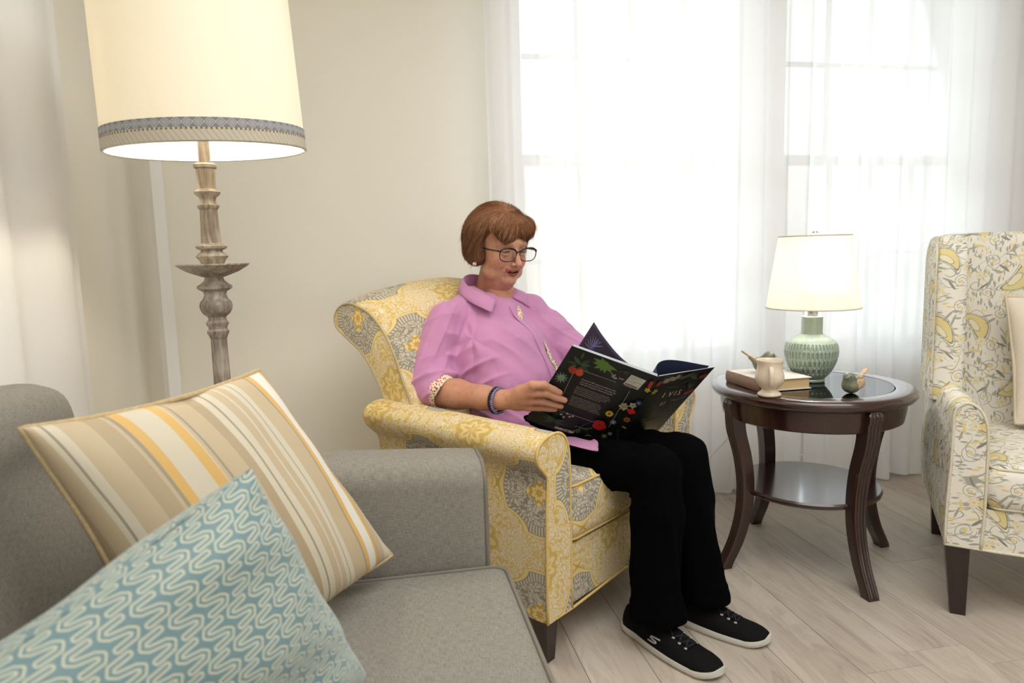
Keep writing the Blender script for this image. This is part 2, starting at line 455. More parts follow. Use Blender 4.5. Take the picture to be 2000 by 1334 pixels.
def m_paisley():
    M = Mat('grey_yellow_paisley_linen', .85, spec=.2)
    u, v, _ = M.xyz(M.coord('UV'))
    wn = M.noise(M.vec(u, v, 3.0), 7.0, 1, .5)
    u2 = u+wn*.035; v2 = v+wn*.03
    P, Q = .19, .235
    col = ffloor(u2*(1/P)); flip = fmod(col, 2.0)*2.0-1.0
    x = (ffrac(u2*(1/P))-.5)*P*flip; y = (ffrac(v2*(1/Q)+col*.5)-.5)*Q
    def ell(cx, cy, a, b, rot):
        c_, s_ = cos(rot), sin(rot)
        p = (x-cx)*c_+(y-cy)*s_; q = (y-cy)*c_-(x-cx)*s_
        return p, q, hyp(p*(1/a), q*(1/b))
    base = srgb(243, 238, 226); yel = srgb(234, 216, 154); ylt = srgb(241, 232, 196); gr = srgb(178, 176, 164); grd = srgb(150, 147, 136); tan = srgb(222, 208, 176)
    c = M.mix(0.0, base, base)
    mk = M.noise(M.vec(u, v, 9.0), 11.0, 1)
    for ro, cc, thr, zz in ((.7, gr, .50, 1.0), (-.75, yel, .48, 2.0), (-.2, gr, .56, 3.0), (1.35, gr, .58, 5.0)):
        vo = M.voro(M.mapping(M.vec(u2, v2, zz), (26, 92, 1), (0, 0, ro)), 1.0, 'F1', .9)
        c = M.mix(below(E(vo.outputs['Distance']), .27, .08)*above(M.noise(M.vec(u, v, zz), 9.0, 0), thr-.06, .04), c, cc)
    ct = M.noise(M.vec(u, v, 6.0), 7.0, 1); cf = fabs(ffrac(ct*9.0)-.5)
    c = M.mix(below(cf, .035, .02)*above(mk, .42, .05), c, gr)
    # the paisley: a drop whose tail bends over
    p, q, e = ell(-.015, .005, .055, .027, .75)
    q2 = q+p*p*7.0; e2 = hyp(p*(1/.055), (q2-.006)*(1/.026)*(p*-6.0+1.0))
    c = M.mix(band(e2, 1.10, 1.18, .04), c, gr)
    c = M.mix(below(e2, 1.0, .04), c, yel)
    _, _, e3 = ell(-.012, -.003, .026, .012, .75)
    c = M.mix(below(e3, 1.0, .1), c, ylt); c = M.mix(band(e2, .90, 1.0, .04), c, grd)
    c = M.mix(band(e3, .9, 1.05, .08), c, gr)
    # scrolls
    for cx, cy, r, a0 in ((.052, .055, .020, .4), (-.06, .075, .018, 2.4), (.060, -.062, .022, -1.0), (-.055, -.080, .017, 3.0)):
        dx = x-cx; dy = y-cy; rr = hyp(dx, dy); an = fatan2(dy, dx)
        sp = rr-an*.0028*(1 if a0 > 0 else -1)
        c = M.mix(band(sp, r-.0016, r+.0006, .0012), c, gr); c = M.mix(band(sp, r*.45-.0012, r*.45+.0008, .0012), c, gr)
        c = M.mix(below(rr, r*.3, .002), c, yel)
    # brush strokes of leaves
    k = 0
    for cx, cy, a, b, ro in ((.030, .095, .019, .0042, .5), (.048, .088, .017, .0036, 1.2), (.012, .100, .016, .0036, -.1), (-.030, .048, .018, .0040, 2.2),
                             (-.048, .036, .018, .0034, 1.8), (.030, -.035, .020, .0042, -.7), (.044, -.028, .018, .0036, -.25), (.02, -.055, .018, .0036, -1.2),
                             (-.020, -.075, .020, .0040, .4), (-.03, -.09, .018, .0034, .9), (.075, .01, .018, .0040, 1.4), (.083, -.012, .016, .0034, 1.9)):
        _, _, e = ell(cx, cy, a, b, ro)
        c = M.mix(below(e, 1.0, .25), c, (gr, grd, yel, gr)[k % 4]); k += 1
    # little flowers
    for cx, cy, r in ((.045, .022, .015), (-.072, -.030, .013), (.005, -.105, .013)):
        dx = x-cx; dy = y-cy; rr = hyp(dx, dy); an = fatan2(dy, dx)
        f = rr-(fcos(an*7.0)*.0035+r)
        c = M.mix(below(f, 0.0, .001), c, ylt); c = M.mix(band(f, -.0018, .0006, .001), c, tan); c = M.mix(below(rr, .004, .001), c, tan)
        c = M.mix(band(fsin(an*7.0), -.12, .12, .1)*below(f, 0, .001)*.5, c, tan)
    M.color(c); M.bump(fsin(u*7000.0)*fsin(v*7000.0), .0003, .6)
    return M.m
M_PAISLEY = m_paisley()

def m_linen(name, c1, c2, sc=1.0):
    M = Mat(name, .9, spec=.15)
    u, v, _ = M.xyz(M.coord('UV'))
    a = M.noise(M.vec(u*60.0*sc, v*900.0*sc, 0.0), 1.0, 3, .6); b = M.noise(M.vec(u*900.0*sc, v*60.0*sc, 5.0), 1.0, 3, .6)
    s = a*.5+b*.5
    M.color(M.ramp(s, [(.36, c1), (.5, tuple((p+q)/2 for p, q in zip(c1, c2))), (.64, c2)]))
    M.bump(s, .0012, .7); return M.m
M_LINEN = m_linen('grey_linen_weave', srgb(110, 107, 100), srgb(158, 153, 144))
M_CREAMLINEN = m_linen('cream_pillow_cloth', srgb(214, 202, 184), srgb(232, 222, 206))

def m_stripe():
    M = Mat('cream_gold_stripe', .6, spec=.35)
    u, v, _ = M.xyz(M.coord('UV'))
    be = srgb(192, 174, 144); cr = srgb(208, 200, 180); go = srgb(214, 172, 96); gy = srgb(150, 142, 122); wh = srgb(226, 224, 216); ta = srgb(174, 156, 126)
    W = [(.0, ta), (.05, be), (.10, cr), (.115, gy), (.125, cr), (.15, be), (.22, ta), (.27, be), (.285, gy), (.295, go), (.325, cr), (.40, go), (.435, cr), (.44, be), (.45, gy), (.46, be),
         (.52, ta), (.56, cr), (.585, gy), (.592, cr), (.62, be), (.65, cr), (.66, be), (.68, cr), (.70, gy), (.707, cr), (.73, be), (.80, gy), (.806, go), (.83, wh), (.88, go), (.90, gy), (.905, be), (.95, cr)]
    nd = []
    c = None
    f = u
    n = M.node('ShaderNodeValToRGB'); M.link(f, n.inputs[0])
    # two ramps, because one ramp holds 32 stops
    def rp(ws):
        n = M.node('ShaderNodeValToRGB'); M.link(f, n.inputs[0]); cr_ = n.color_ramp; cr_.interpolation = 'CONSTANT'
        cr_.elements.remove(cr_.elements[-1]); cr_.elements[0].position = ws[0][0]; cr_.elements[0].color = (*ws[0][1], 1)
        for p, cc in ws[1:]: cr_.elements.new(p).color = (*cc, 1)
        return n.outputs[0]
    h = len(W)//2
    c = M.mix(above(f, W[h][0], .001), rp(W[:h]), rp([(0, W[h][1])]+W[h+1:]))
    s = M.noise(M.vec(u*14.0, v*500.0, 0.0), 1.0, 3)
    c = M.mix(s*.25, c, srgb(190, 176, 150)); M.color(c)
    M.bump(s, .0004, .5); return M.m
M_STRIPE = m_stripe()

def m_meander():
    M = Mat('blue_meander_jacquard', .5, spec=.4)
    u, v, _ = M.xyz(M.coord('UV'))
    S = .031
    c_, s_ = cos(radians(4)), sin(radians(4))
    X = (u*c_-v*s_)*(1/(S*.94)); Y = (u*s_+v*c_)*(1/(S*.93))
    col = ffloor(X); x = (ffrac(X)-.5)*.94; y = (ffrac(Y+col*.5)-.5)*.93
    x = x*-1.0
    def seg(px, py, ax, ay, bx, by):
        dx, dy = bx-ax, by-ay; L = dx*dx+dy*dy
        t = E.op('MULTIPLY', (px-ax)*dx+(py-ay)*dy, 1/L, clamp=True)
        return hyp(px-ax-t*dx, py-ay-t*dy)
    pts = [(0, 0), (.07, -.22), (.19, -.335), (.33, -.22), (.33, .29)]
    d = None
    for sg in (1, -1):
        for a, b in zip(pts[:-1], pts[1:]):
            e = seg(x*sg, y*sg, *a, *b); d = e if d is None else fmin(d, e)
    cream = band(d, .043, .112, .02)
    wv = M.noise(M.vec(u*1500.0, v*200.0, 0.0), 1.0, 2)
    blue = M.mix(wv, srgb(90, 120, 126), srgb(116, 144, 148)); crm = M.mix(wv, srgb(176, 180, 160), srgb(198, 198, 178))
    M.color(M.mix(cream, blue, crm)); M.bump(cream*.8+wv*.2, .0007, .8)
    M.b.inputs['Sheen Weight'].default_value = .3
    return M.m
M_MEANDER = m_meander()

def m_wood(name, c1, c2, rough=.22, axis=2, coat=.3):
    M = Mat(name, rough, spec=.5); x, y, z = M.xyz(M.coord('Object'))
    s = [18.0, 18.0, 18.0]; s[axis] = 2.0
    n = M.noise(M.vec(x*s[0], y*s[1], z*s[2]), 1.5, 4, .6, .8)
    M.color(M.ramp(n, [(.3, c1), (.7, c2)])); M.b.inputs['Coat Weight'].default_value = coat; M.b.inputs['Coat Roughness'].default_value = .12
    return M.m
M_MAHOG = m_wood('dark_mahogany', srgb(34, 18, 15), srgb(60, 31, 25), .25, 2, .5)
M_MAHOGH = m_wood('dark_mahogany_flat', srgb(36, 19, 16), srgb(60, 32, 27), .22, 0, .8)
M_ESPR = m_wood('espresso_leg_wood', srgb(30, 18, 17), srgb(52, 30, 27), .35)
def m_limed():
    M = Mat('grey_limed_wood', .6, spec=.3); x, y, z = M.xyz(M.coord('Object'))
    n = M.noise(M.vec(x*70.0, y*70.0, z*9.0), 1.0, 5, .65, .5); n2 = M.noise(M.vec(x*8.0, y*8.0, z*14.0), 1.0, 3)
    M.color(M.ramp(n*.6+n2*.4, [(.34, srgb(96, 84, 76)), (.47, srgb(142, 130, 118)), (.6, srgb(186, 176, 160))]))
    M.bump(n, .001, .5); return M.m
M_LIMED = m_limed()
def m_shade(name, col, tl=.55):
    M = Mat(name, .9); M.nt.nodes.remove(M.b)
    d = M.node('ShaderNodeBsdfDiffuse'); d.inputs[0].default_value = (*col, 1)
    l = M.node('ShaderNodeBsdfTranslucent'); l.inputs[0].default_value = (*col, 1)
    m = M.node('ShaderNodeMixShader'); m.inputs[0].default_value = tl
    M.link(d.outputs[0], m.inputs[1]); M.link(l.outputs[0], m.inputs[2]); M.link(m.outputs[0], M.out.inputs[0]); return M.m
M_SHADE = m_shade('cream_shade_linen', srgb(248, 243, 230), .24)
M_SHADE2 = m_shade('white_shade_linen', srgb(250, 248, 242), .5)
def m_trim1():
    M = Mat('grey_lattice_braid', .8); u, v, _ = M.xyz(M.coord('UV'))
    a = ffrac(u*64.0)-.5; b = (v-.5)
    d = fabs(a)+fabs(b)*1.0
    l = band(fabs(d-.28), .0, .05, .03)+below(d, .12, .04)+band(fabs(d-.52), .0, .05, .03)
    M.color(M.mix(l, srgb(128, 128, 132), srgb(188, 188, 186))); return M.m
def m_trim2():
    M = Mat('oatmeal_herringbone_braid', .8); u, v, _ = M.xyz(M.coord('UV'))
    l = above(fsin(u*700.0+v*9.0), .2, .5)*.6
    hole = above(fsin(u*900.0), .2, .3)*above(v, .84, .03)
    c = M.mix(l, srgb(196, 188, 170), srgb(172, 164, 146)); c = M.mix(hole, c, srgb(110, 98, 80)); M.color(c); return M.m
M_TRIM1, M_TRIM2 = m_trim1(), m_trim2()
M_METAL = plain('brushed_nickel', (.7, .68, .64), .3, 1.0)
# ------------------------------------------------------------------ the room
WALL_Y = 2.95; LEFT_X = -.93; RIGHT_X = 4.3; REAR_Y = -2.7; CEIL = 2.62
def struct(o): o['kind'] = 'structure'; return o
# windows: (x0, x1) of the clear opening
WZ0, WZ1 = .57, 2.50
WINS = [(.56, 1.765), (1.84, 2.93)]
def wall_back():
    bm = bmesh.new(); y0, y1 = WALL_Y, WALL_Y+.16
    xs = [LEFT_X-.1]+[v for w in WINS for v in w]+[RIGHT_X+.1]
    for i in range(0, len(xs), 2): add_box(bm, xs[i], xs[i+1], y0, y1, -.1, CEIL+.1)
    for a, b in WINS:
        add_box(bm, a, b, y0, y1, -.1, WZ0); add_box(bm, a, b, y0, y1, WZ1, CEIL+.1)
    return struct(from_bm('wall_back', bm, M_WALL))
wall_back()
struct(box('wall_left', LEFT_X-.1, LEFT_X, REAR_Y, WALL_Y, -.1, CEIL+.1, M_WALL))
struct(box('wall_right', RIGHT_X, RIGHT_X+.1, REAR_Y, WALL_Y, -.1, CEIL+.1, M_WALL))
struct(box('wall_rear', LEFT_X-.1, RIGHT_X+.1, REAR_Y-.1, REAR_Y, -.1, CEIL+.1, M_WALL))
struct(box('ceiling', LEFT_X, RIGHT_X, REAR_Y, WALL_Y, CEIL, CEIL+.1, M_CEIL))
def baseboards():
    for nm, a in (('baseboard_back', (LEFT_X, RIGHT_X, WALL_Y-.016, WALL_Y, .0, .11)), ('baseboard_left', (LEFT_X, LEFT_X+.016, REAR_Y, WALL_Y, .0, .11))):
        bm = bmesh.new(); add_box(bm, *a, bev=.004); struct(from_bm(nm, bm, M_TRIM))
baseboards()
def window(n, a, b):
    root = struct(empty('window_%d' % n, (a, WALL_Y+.03, WZ0)))
    W = b-a; H = WZ1-WZ0; yo = 0.0
    bm = bmesh.new(); t = .045
    add_box(bm, 0, t, 0, .11, 0, H, .003); add_box(bm, W-t, W, 0, .11, 0, H, .003)
    add_box(bm, t, W-t, 0, .11, 0, t, .003); add_box(bm, t, W-t, 0, .11, H-t, H, .003)
    from_bm('window_frame', bm, M_TRIM, root)
    # sill board
    box('sill', -.04, W+.04, -.045, -.002, -.03, -.002, M_TRIM, root, .006)
    mid = H*.5
    for si, (z0, z1, y) in enumerate(((t, mid+.022, .025), (mid-.022, H-t, .062))):
        bm = bmesh.new(); s = .045; x0, x1 = t, W-t
        add_box(bm, x0, x0+s, y, y+.03, z0, z1, .003); add_box(bm, x1-s, x1, y, y+.03, z0, z1, .003)
        add_box(bm, x0+s, x1-s, y, y+.03, z0, z0+s, .003); add_box(bm, x0+s, x1-s, y, y+.03, z1-s, z1, .003)
        sash = from_bm('sash', bm, M_TRIM, root)
        gx0, gx1, gz0, gz1 = x0+s, x1-s, z0+s, z1-s
        bw = .02
        for k in (1, 2, 3):
            xx = gx0+(gx1-gx0)*k/4; box('muntin', xx-bw/2, xx+bw/2, y+.006, y+.026, gz0, gz1, M_TRIM, sash)
        zz = (gz0+gz1)/2
        for k in range(4):
            xa = gx0+(gx1-gx0)*k/4+bw/2; xb = gx0+(gx1-gx0)*(k+1)/4-bw/2
            box('muntin', xa, xb, y+.006, y+.026, zz-bw/2, zz+bw/2, M_TRIM, sash)
            for za, zb in ((gz0, zz-bw/2), (zz+bw/2, gz1)):
                box('pane', xa, xb, y+.014, y+.017, za, zb, M_GLASS, sash)
for i, (a, b) in enumerate(WINS): window(i+1, a, b)

# floor of single planks, running towards the window wall
def floor():
    root = struct(empty('floor', (0, 0, 0)))
    struct_base = box('subfloor', LEFT_X-.1, RIGHT_X+.1, REAR_Y-.1, WALL_Y+.16, -.1, -.013, plain('subfloor_brown', srgb(96, 84, 72), .9), root)  # even brown base, visible in the joints between planks
    W, L = .178, 1.22
    bm = bmesh.new(); add_box(bm, 0, W-.0012, 0, L-.0012, -.012, 0, .0009, 1); me = bpy.data.meshes.new('plank'); bm.to_mesh(me); bm.free(); me.materials.append(M_FLOOR)
    rnd = random.Random(4); n = 0
    i = 0; x = LEFT_X
    while x < RIGHT_X:
        y = WALL_Y-rnd.uniform(.1, 1.0)-0*L; ys = []
        yy = y+L
        while yy > REAR_Y: ys.append(yy-L if False else yy); yy -= L
        for yy in ys:
            y1 = yy; y0 = max(yy-L, REAR_Y); y1 = min(y1, WALL_Y)
            if y1-y0 < .05: continue
            full = abs((y1-y0)-L) < .001 and x+W <= RIGHT_X
            if full: o = bpy.data.objects.new('plank', me); COL.objects.link(o); o.parent = root; o.location = (x, y0, 0)
            else: o = box('plank', 0, min(W, RIGHT_X-x)-.0012, 0, y1-y0-.0012, -.012, 0, M_FLOOR, root, .0009, 1); o.location = (x, y0, 0)
            n += 1
        x += W; i += 1
floor()

# ------------------------------------------------------------------ curtains
def curtain(name, x0, x1, y, z0, z1, folds, amp, m, seed, taper=0.0, along='x', res=3):
    """a hanging cloth with irregular folds; 'along' x or y wall."""
    rnd = random.Random(seed); n = max(40, int(folds*12*res/3)); nz = 26
    ph = [rnd.uniform(0, 6.28) for _ in range(6)]; fr = [folds, folds*.53, folds*1.9, folds*.27]
    V, uv, F = [], [], []
    for j in range(nz+1):
        t = j/nz; z = z0+(z1-z0)*t
        for i in range(n+1):
            s = i/n
            sw = s+.012*sin(2*pi*fr[3]*s+ph[4]+t*1.5)*(1-t)
            d = sin(2*pi*fr[0]*sw+ph[0]+.6*sin(t*2+ph[3]))+.5*sin(2*pi*fr[1]*sw+ph[1]+t)+.25*sin(2*pi*fr[2]*sw+ph[2])
            a = amp*(.75+.5*(1-t)**1.5+.15*sin(5*s+ph[5]))
            w = (x1-x0)*(1+taper*(1-t))
            px = x0+w*s+.3*amp*cos(2*pi*fr[0]*sw+ph[0]); py = y+a*d
            zz = z+(0.006*sin(2*pi*fr[0]*s*.5+ph[2]) if j == 0 else 0)
            V.append((px, py, zz) if along == 'x' else (py, px, zz)); uv.append((s*(x1-x0)*1.6, z))
    for j in range(nz):
        for i in range(n):
            a = j*(n+1)+i; F.append((a, a+1, a+n+2, a+n+1))
    root = mesh_obj(name, V, F, m, None, uv=uv)
    # hem: a doubled strip of the same cloth along the bottom
    Vh = [(V[i][0]+(0 if along == 'x' else .002), V[i][1]-(.002 if along == 'x' else 0), V[i][2]+dz) for dz in (0, .07) for i in range(n+1)]
    Fh = [(i, i+1, i+n+2, i+n+1) for i in range(n)]
    mesh_obj('hem', Vh, Fh, m, root, uv=[(p[0], p[2]) for p in Vh])
    return root
tag(curtain('sheer_curtain', .455, 1.915, 2.80, .012, 2.5, 13, .016, M_SHEER, 3), 'white sheer curtain panel over the window behind the seated woman', 'curtain', 'sheer curtains at the windows')
tag(curtain('sheer_curtain', 1.935, 3.55, 2.80, .012, 2.5, 14, .019, M_SHEER, 8), 'white sheer curtain panel behind the table lamp and the wing chair', 'curtain', 'sheer curtains at the windows')
tag(curtain('drape', 1.35, 2.23, -.855, .03, 2.5, 3.2, .016, M_DRAPE, 5, along='y'), 'wide white drape on the left wall beside the sofa', 'curtain')
tag(curtain('drape', 2.74, 2.84, -.80, .03, 2.5, 1.2, .018, M_DRAPE, 11, along='y'), 'narrow white drape hanging in the corner behind the floor lamp', 'curtain')
def rod(name, P, lab):
    r = tag(empty(name, P[0]), lab, 'curtain rod')
    P = [tuple(np.array(p)-np.array(P[0])) for p in P]
    tube('pole', P, .011, M_METAL, r, 12)
    for p in (P[0], P[-1]):
        bm = bmesh.new(); bmesh.ops.create_uvsphere(bm, u_segments=16, v_segments=10, radius=.022); f = from_bm('finial', bm, M_METAL, r, True, p)
    return r
rod('curtain_rod', [(.30, 2.80, 2.515), (3.7, 2.80, 2.515)], 'metal curtain rod above the two windows')
rod('curtain_rod', [(-.85, 1.2, 2.515), (-.85, 2.86, 2.515)], 'metal curtain rod along the left wall')
# ------------------------------------------------------------------ yellow armchair (x across, -y towards the front of the chair)
def extrude_x(name, prof_fn, xs, m, parent, sharp=None):
    return loft(name, [[(x, y, z) for y, z in prof_fn(x)] for x in xs], m, parent, closed=True, caps=True, sharp=sharp)
def yellow_chair():
    r = tag(empty('armchair', (.42, 1.70, 0), radians(37.8)), 'yellow and grey damask rolled-arm armchair the woman is sitting in', 'armchair')
    C0 = .378
    base = catmull([(-.031, .132), (-.030, .30), (-.026, .44), (-.020, .530), (-.034, .556), (-.056, .580), (-.063, .608), (-.048, .634), (-.014, .648), (.026, .650), (.056, .634), (.072, .600), (.077, .55), (.078, .40), (.078, .132)], 4)
    def arm(mir):
        s = -1 if mir else 1
        def ring(y, k):
            out = []
            for x, z in base:
                w = max(0, min(1, (z-.50)/.12)); xx = x-.022*k*w*(1 if x < .03 else .3); zz = z+.012*k*w
                xx = C0+(xx-C0)*s; out.append((xx, y, zz))
            return out
        ys = [0, .006, .02, .08, .16, .24, .32, .40, .48, .56, .64, .70]
        rings = []
        for y in ys:
            k = y/.7; q = ring(y, k)
            if y < .015:
                c = np.mean(q, axis=0); q = [tuple(c+(np.array(p)-c)*(.985 if y == 0 else .997)) for p in q]
                q = [(p[0], y, p[2]) for p in q]
            rings.append(q)
        a = loft('arm', rings, M_DAMASK, r, u0=.11 if not mir else .3, v0=.06)
        # front panel, a little proud, with piping round it
        P = [(C0+(x-C0)*s, z) for x, z in base]
        cx = np.mean([p[0] for p in P]); 
        ins = [(cx+(x-cx)*.93, z-.003 if z > .6 else z) for x, z in P]
        loft('arm_panel', [[(x, -.006, z) for x, z in ins], [(x, .006, z) for x, z in ins]], M_DAMASK, r, sharp=30)
        tube('piping', [(x, -.004, z) for x, z in P], .0040, M_PIPE, r, 8)
        return a
    arm(False); arm(True)
    # rolled back
    prof = catmull([(.50, .40), (.515, .50), (.532, .60), (.563, .684), (.59, .731), (.618, .795), (.648, .847), (.688, .898), (.742, .940), (.80, .962), (.862, .972),
                    (.915, .957), (.943, .925), (.940, .893), (.914, .872), (.86, .843), (.80, .809), (.755, .765), (.714, .711), (.693, .672), (.668, .60), (.655, .50), (.650, .30), (.650, .135), (.60, .135), (.55, .25)], 4)
    W0, W1 = -.002, .758
    def prof_at(x):
        t = (x-W0)/(W1-W0); g = max(0, 1-abs(2*t-1)**7)**.5; cr = sin(pi*t)**.8
        out = []
        for y, z in prof:
            hi = max(0, min(1, (z-.62)/.30)); fr = 1 if y < .70+.2*hi else .25
            yy = y-.022*g*fr*(hi if z > .6 else .4)-.055*cr*hi; zz = z+(.012*g+.062*cr)*hi*hi
            yy -= .20*max(0, (t-.45)/.55)**1.5*hi; zz -= .07*max(0, (t-.5)/.5)**1.3*hi
            out.append((yy, zz))
        return out
    xs = [W0+(W1-W0)*t for t in (0, .003, .012, .03, .06, .1, .16, .24, .33, .42, .5, .58, .67, .76, .84, .9, .94, .97, .988, .997, 1)]
    extrude_x('backrest', prof_at, xs, M_DAMASK, r, 60)
    for x in (W0+.001, W1-.001):
        tube('piping', [(x, y-(.20*max(0, min(1, (z-.62)/.30)) if x > .4 else 0), z-(.07*max(0, min(1, (z-.62)/.30)) if x > .4 else 0)) for y, z in prof[:96]], .0044, M_PIPEG, r, 8)
    # seat frame, apron, cushion, legs
    bm_ = [(x, z) for x, z in rrect(.070, .686, .135, .31, .01)]
    loft('seat_frame', [[(x, y, z) for x, z in bm_] for y in (.012, .2, .45, .64)], M_DAMASK, r, u0=.2)
    cushion('seat_cushion', .080, .676, -.004, .56, .318, .487, M_DAMASK, r, r=.028, crown=.016, side_bulge=.006)
    for z in (.4795, .3255):
        pts = [(x, y, z) for x, y in rrect(.087, .669, .003, .553, .03)]
        tube('piping', pts, .0038, M_PIPE, r, 8, closed=True)
    tube('piping', [(-.030, -.002, .134), (.08, -.004, .134), (.378, .012, .134), (.676, -.004, .134), (.786, -.002, .134)], .004, M_PIPE, r, 6)
    for x, y, dx, dy in ((.012, .04, -.004, -.004), (.744, .04, .004, -.004), (.03, .60, -.01, .03), (.726, .60, .01, .03)):
        loft('leg', [[(x+dx*(1-t)+a*w, y+dy*(1-t)+b*w, .135*t) for a, b in ((-1, -1), (1, -1), (1, 1), (-1, 1))] for t, w in ((0, .017), (1, .026))], M_ESPR, r, sharp=20)
    return r
M_PIPE = plain('yellow_piping_cloth', srgb(214, 184, 112), .8, var=.2, scale=160)
M_PIPEG = plain('grey_piping_cloth', srgb(188, 170, 128), .8, var=.25, scale=120)
yellow_chair()

# ------------------------------------------------------------------ wing chair
def wing_chair():
    r = tag(empty('wing_chair', (1.655, 1.665, 0), radians(-37.7)), 'cream wing chair with grey and yellow paisley print, right of the round table', 'armchair')
    C0 = .385
    M = M_PAISLEY
    base = catmull([(-.030, .222), (-.030, .34), (-.025, .48), (-.024, .58), (-.022, .632), (-.004, .654), (.016, .658), (.040, .640), (.056, .605), (.062, .56), (.064, .45), (.064, .33), (.060, .222)], 4)
    for mir in (False, True):
        s = -1 if mir else 1
        rings = []
        for y in (-.002, .004, .016, .08, .16, .24, .32, .40, .48, .56, .64, .70):
            k = y/.70; kk = sin(pi*min(1, k*.9))
            q = []
            for x, z in base:
                low = 1-max(0, min(1, (z-.25)/.4)); mid = sin(pi*max(0, min(1, (z-.222)/.43)))
                xx = x-(.028*kk*mid if x < .02 else 0)-.012*k; zz = z+.0*k
                q.append([C0+(xx-C0)*s, y, zz])
            if y < .01:
                c = np.mean(q, axis=0); q = [[c[0]+(p[0]-c[0])*(.9 if y < 0 else .97), y, c[2]+(p[2]-c[2])*(.985 if y < 0 else .995)] for p in q]
            rings.append(q)
        loft('arm', rings, M, r, u0=.02, v0=.05 if not mir else .4)
        P = [(C0+(x-C0)*s, -.001, z) for x, z in base]
        tube('piping', P, .0042, M_PIPEC, r, 8)
        # wing: an upright padded board standing on the arm
        zs = [.60, .66, .72, .80, .90, 1.0, 1.06, 1.10, 1.125, 1.138]
        wr = []
        for z in zs:
            t = (z-.60)/.54; y0 = .30+.05*t+(.02*(1-t)) ; y1 = .76+.02*t
            cap = 0 if t < .86 else (t-.86)/.14
            y0 += .05*cap**2; w = 1-.25*cap**2
            pr = [(-.052, y0+.020), (-.046, y0+.006), (-.02, y0-.003), (.012, y0), (.030, y0+.014), (.034, y0+.035), (.026, y0+.09), (.016, y0+.18), (.014, y1), (-.052, y1), (-.064, y0+.26), (-.064, y0+.12), (-.060, y0+.05)]
            pr = catmull([(p[0]*w, p[1]) for p in pr], 3, closed=True)
            wr.append([(C0+(p[0]-C0)*s, p[1], z) for p in pr])
        c = np.mean(wr[-1], axis=0); wr.append([tuple(c+(np.array(p)-c)*np.array([.75, .92, 1])+np.array([0, 0, .010])) for p in wr[-1]])
        loft('wing', wr, M, r, u0=.06, v0=.1 if not mir else .3)
        pth = [(C0+(-.055-C0)*s, .322+.05*(z-.6)/.54+.02*(1-(z-.6)/.54)+(.03 if z > 1.11 else 0), z) for z in (.655, .72, .80, .9, 1.0, 1.08, 1.12, 1.138)]
        tube('piping', catmull(pth, 4), .0038, M_PIPEC, r, 8)
    # back
    prof = catmull([(.56, .36), (.60, .50), (.628, .70), (.655, .90), (.672, 1.05), (.682, 1.12), (.70, 1.148), (.735, 1.152), (.765, 1.135), (.775, 1.09), (.765, .9), (.75, .6), (.72, .3), (.71, .225), (.65, .225), (.60, .27)], 4)
    def pa(x):
        t = (x+.01)/.79; g = max(0, 1-abs(2*t-1)**6)**.5
        return [(y-.02*g*(1 if y < .69 else 0), z+.006*g*(z > 1.1)) for y, z in prof]
    extrude_x('backrest', pa, [-.01+.79*t for t in (0, .01, .03, .07, .14, .25, .4, .5, .6, .75, .86, .93, .97, .99, 1)], M, r, 60)
    bmr = rrect(.055, .715, .222, .345, .008)
    loft('seat_frame', [[(x, y, z) for x, z in bmr] for y in (.004, .2, .45, .68)], M, r, u0=.1, sharp=30)
    tube('piping', [(-.03, -.001, .224), (.1, .001, .220), (.385, .003, .218), (.67, .001, .220), (.80, -.001, .224)], .0042, M_PIPEC, r, 8)
    cushion('seat_cushion', .068, .702, -.006, .60, .345, .476, M, r, r=.026, crown=.024, side_bulge=.008)
    for z in (.4695, .3515):
        tube('piping', [(x, y, z) for x, y in rrect(.0745, .6955, .0005, .5935, .03)], .0042, M_PIPEC, r, 8, closed=True)
    for x, y, dx, dy in ((.003, .036, .012, .0), (.767, .036, -.012, .0), (.02, .66, .0, .03), (.75, .66, .0, .03)):
        loft('leg', [[(x+dx*(1-t)+a*w, y+dy*(1-t)+b*w, .224*t) for a, b in ((-1, -1), (1, -1), (1, 1), (-1, 1))] for t, w in ((0, .020), (1, .032))], M_ESPR, r, sharp=20)
    return r
M_PIPET = plain('tan_piping_cord', srgb(186, 166, 126), .85, var=.3, scale=160)
M_PIPEC = plain('cream_piping_cloth', srgb(214, 208, 186), .85, var=.2, scale=120)
WING = wing_chair()

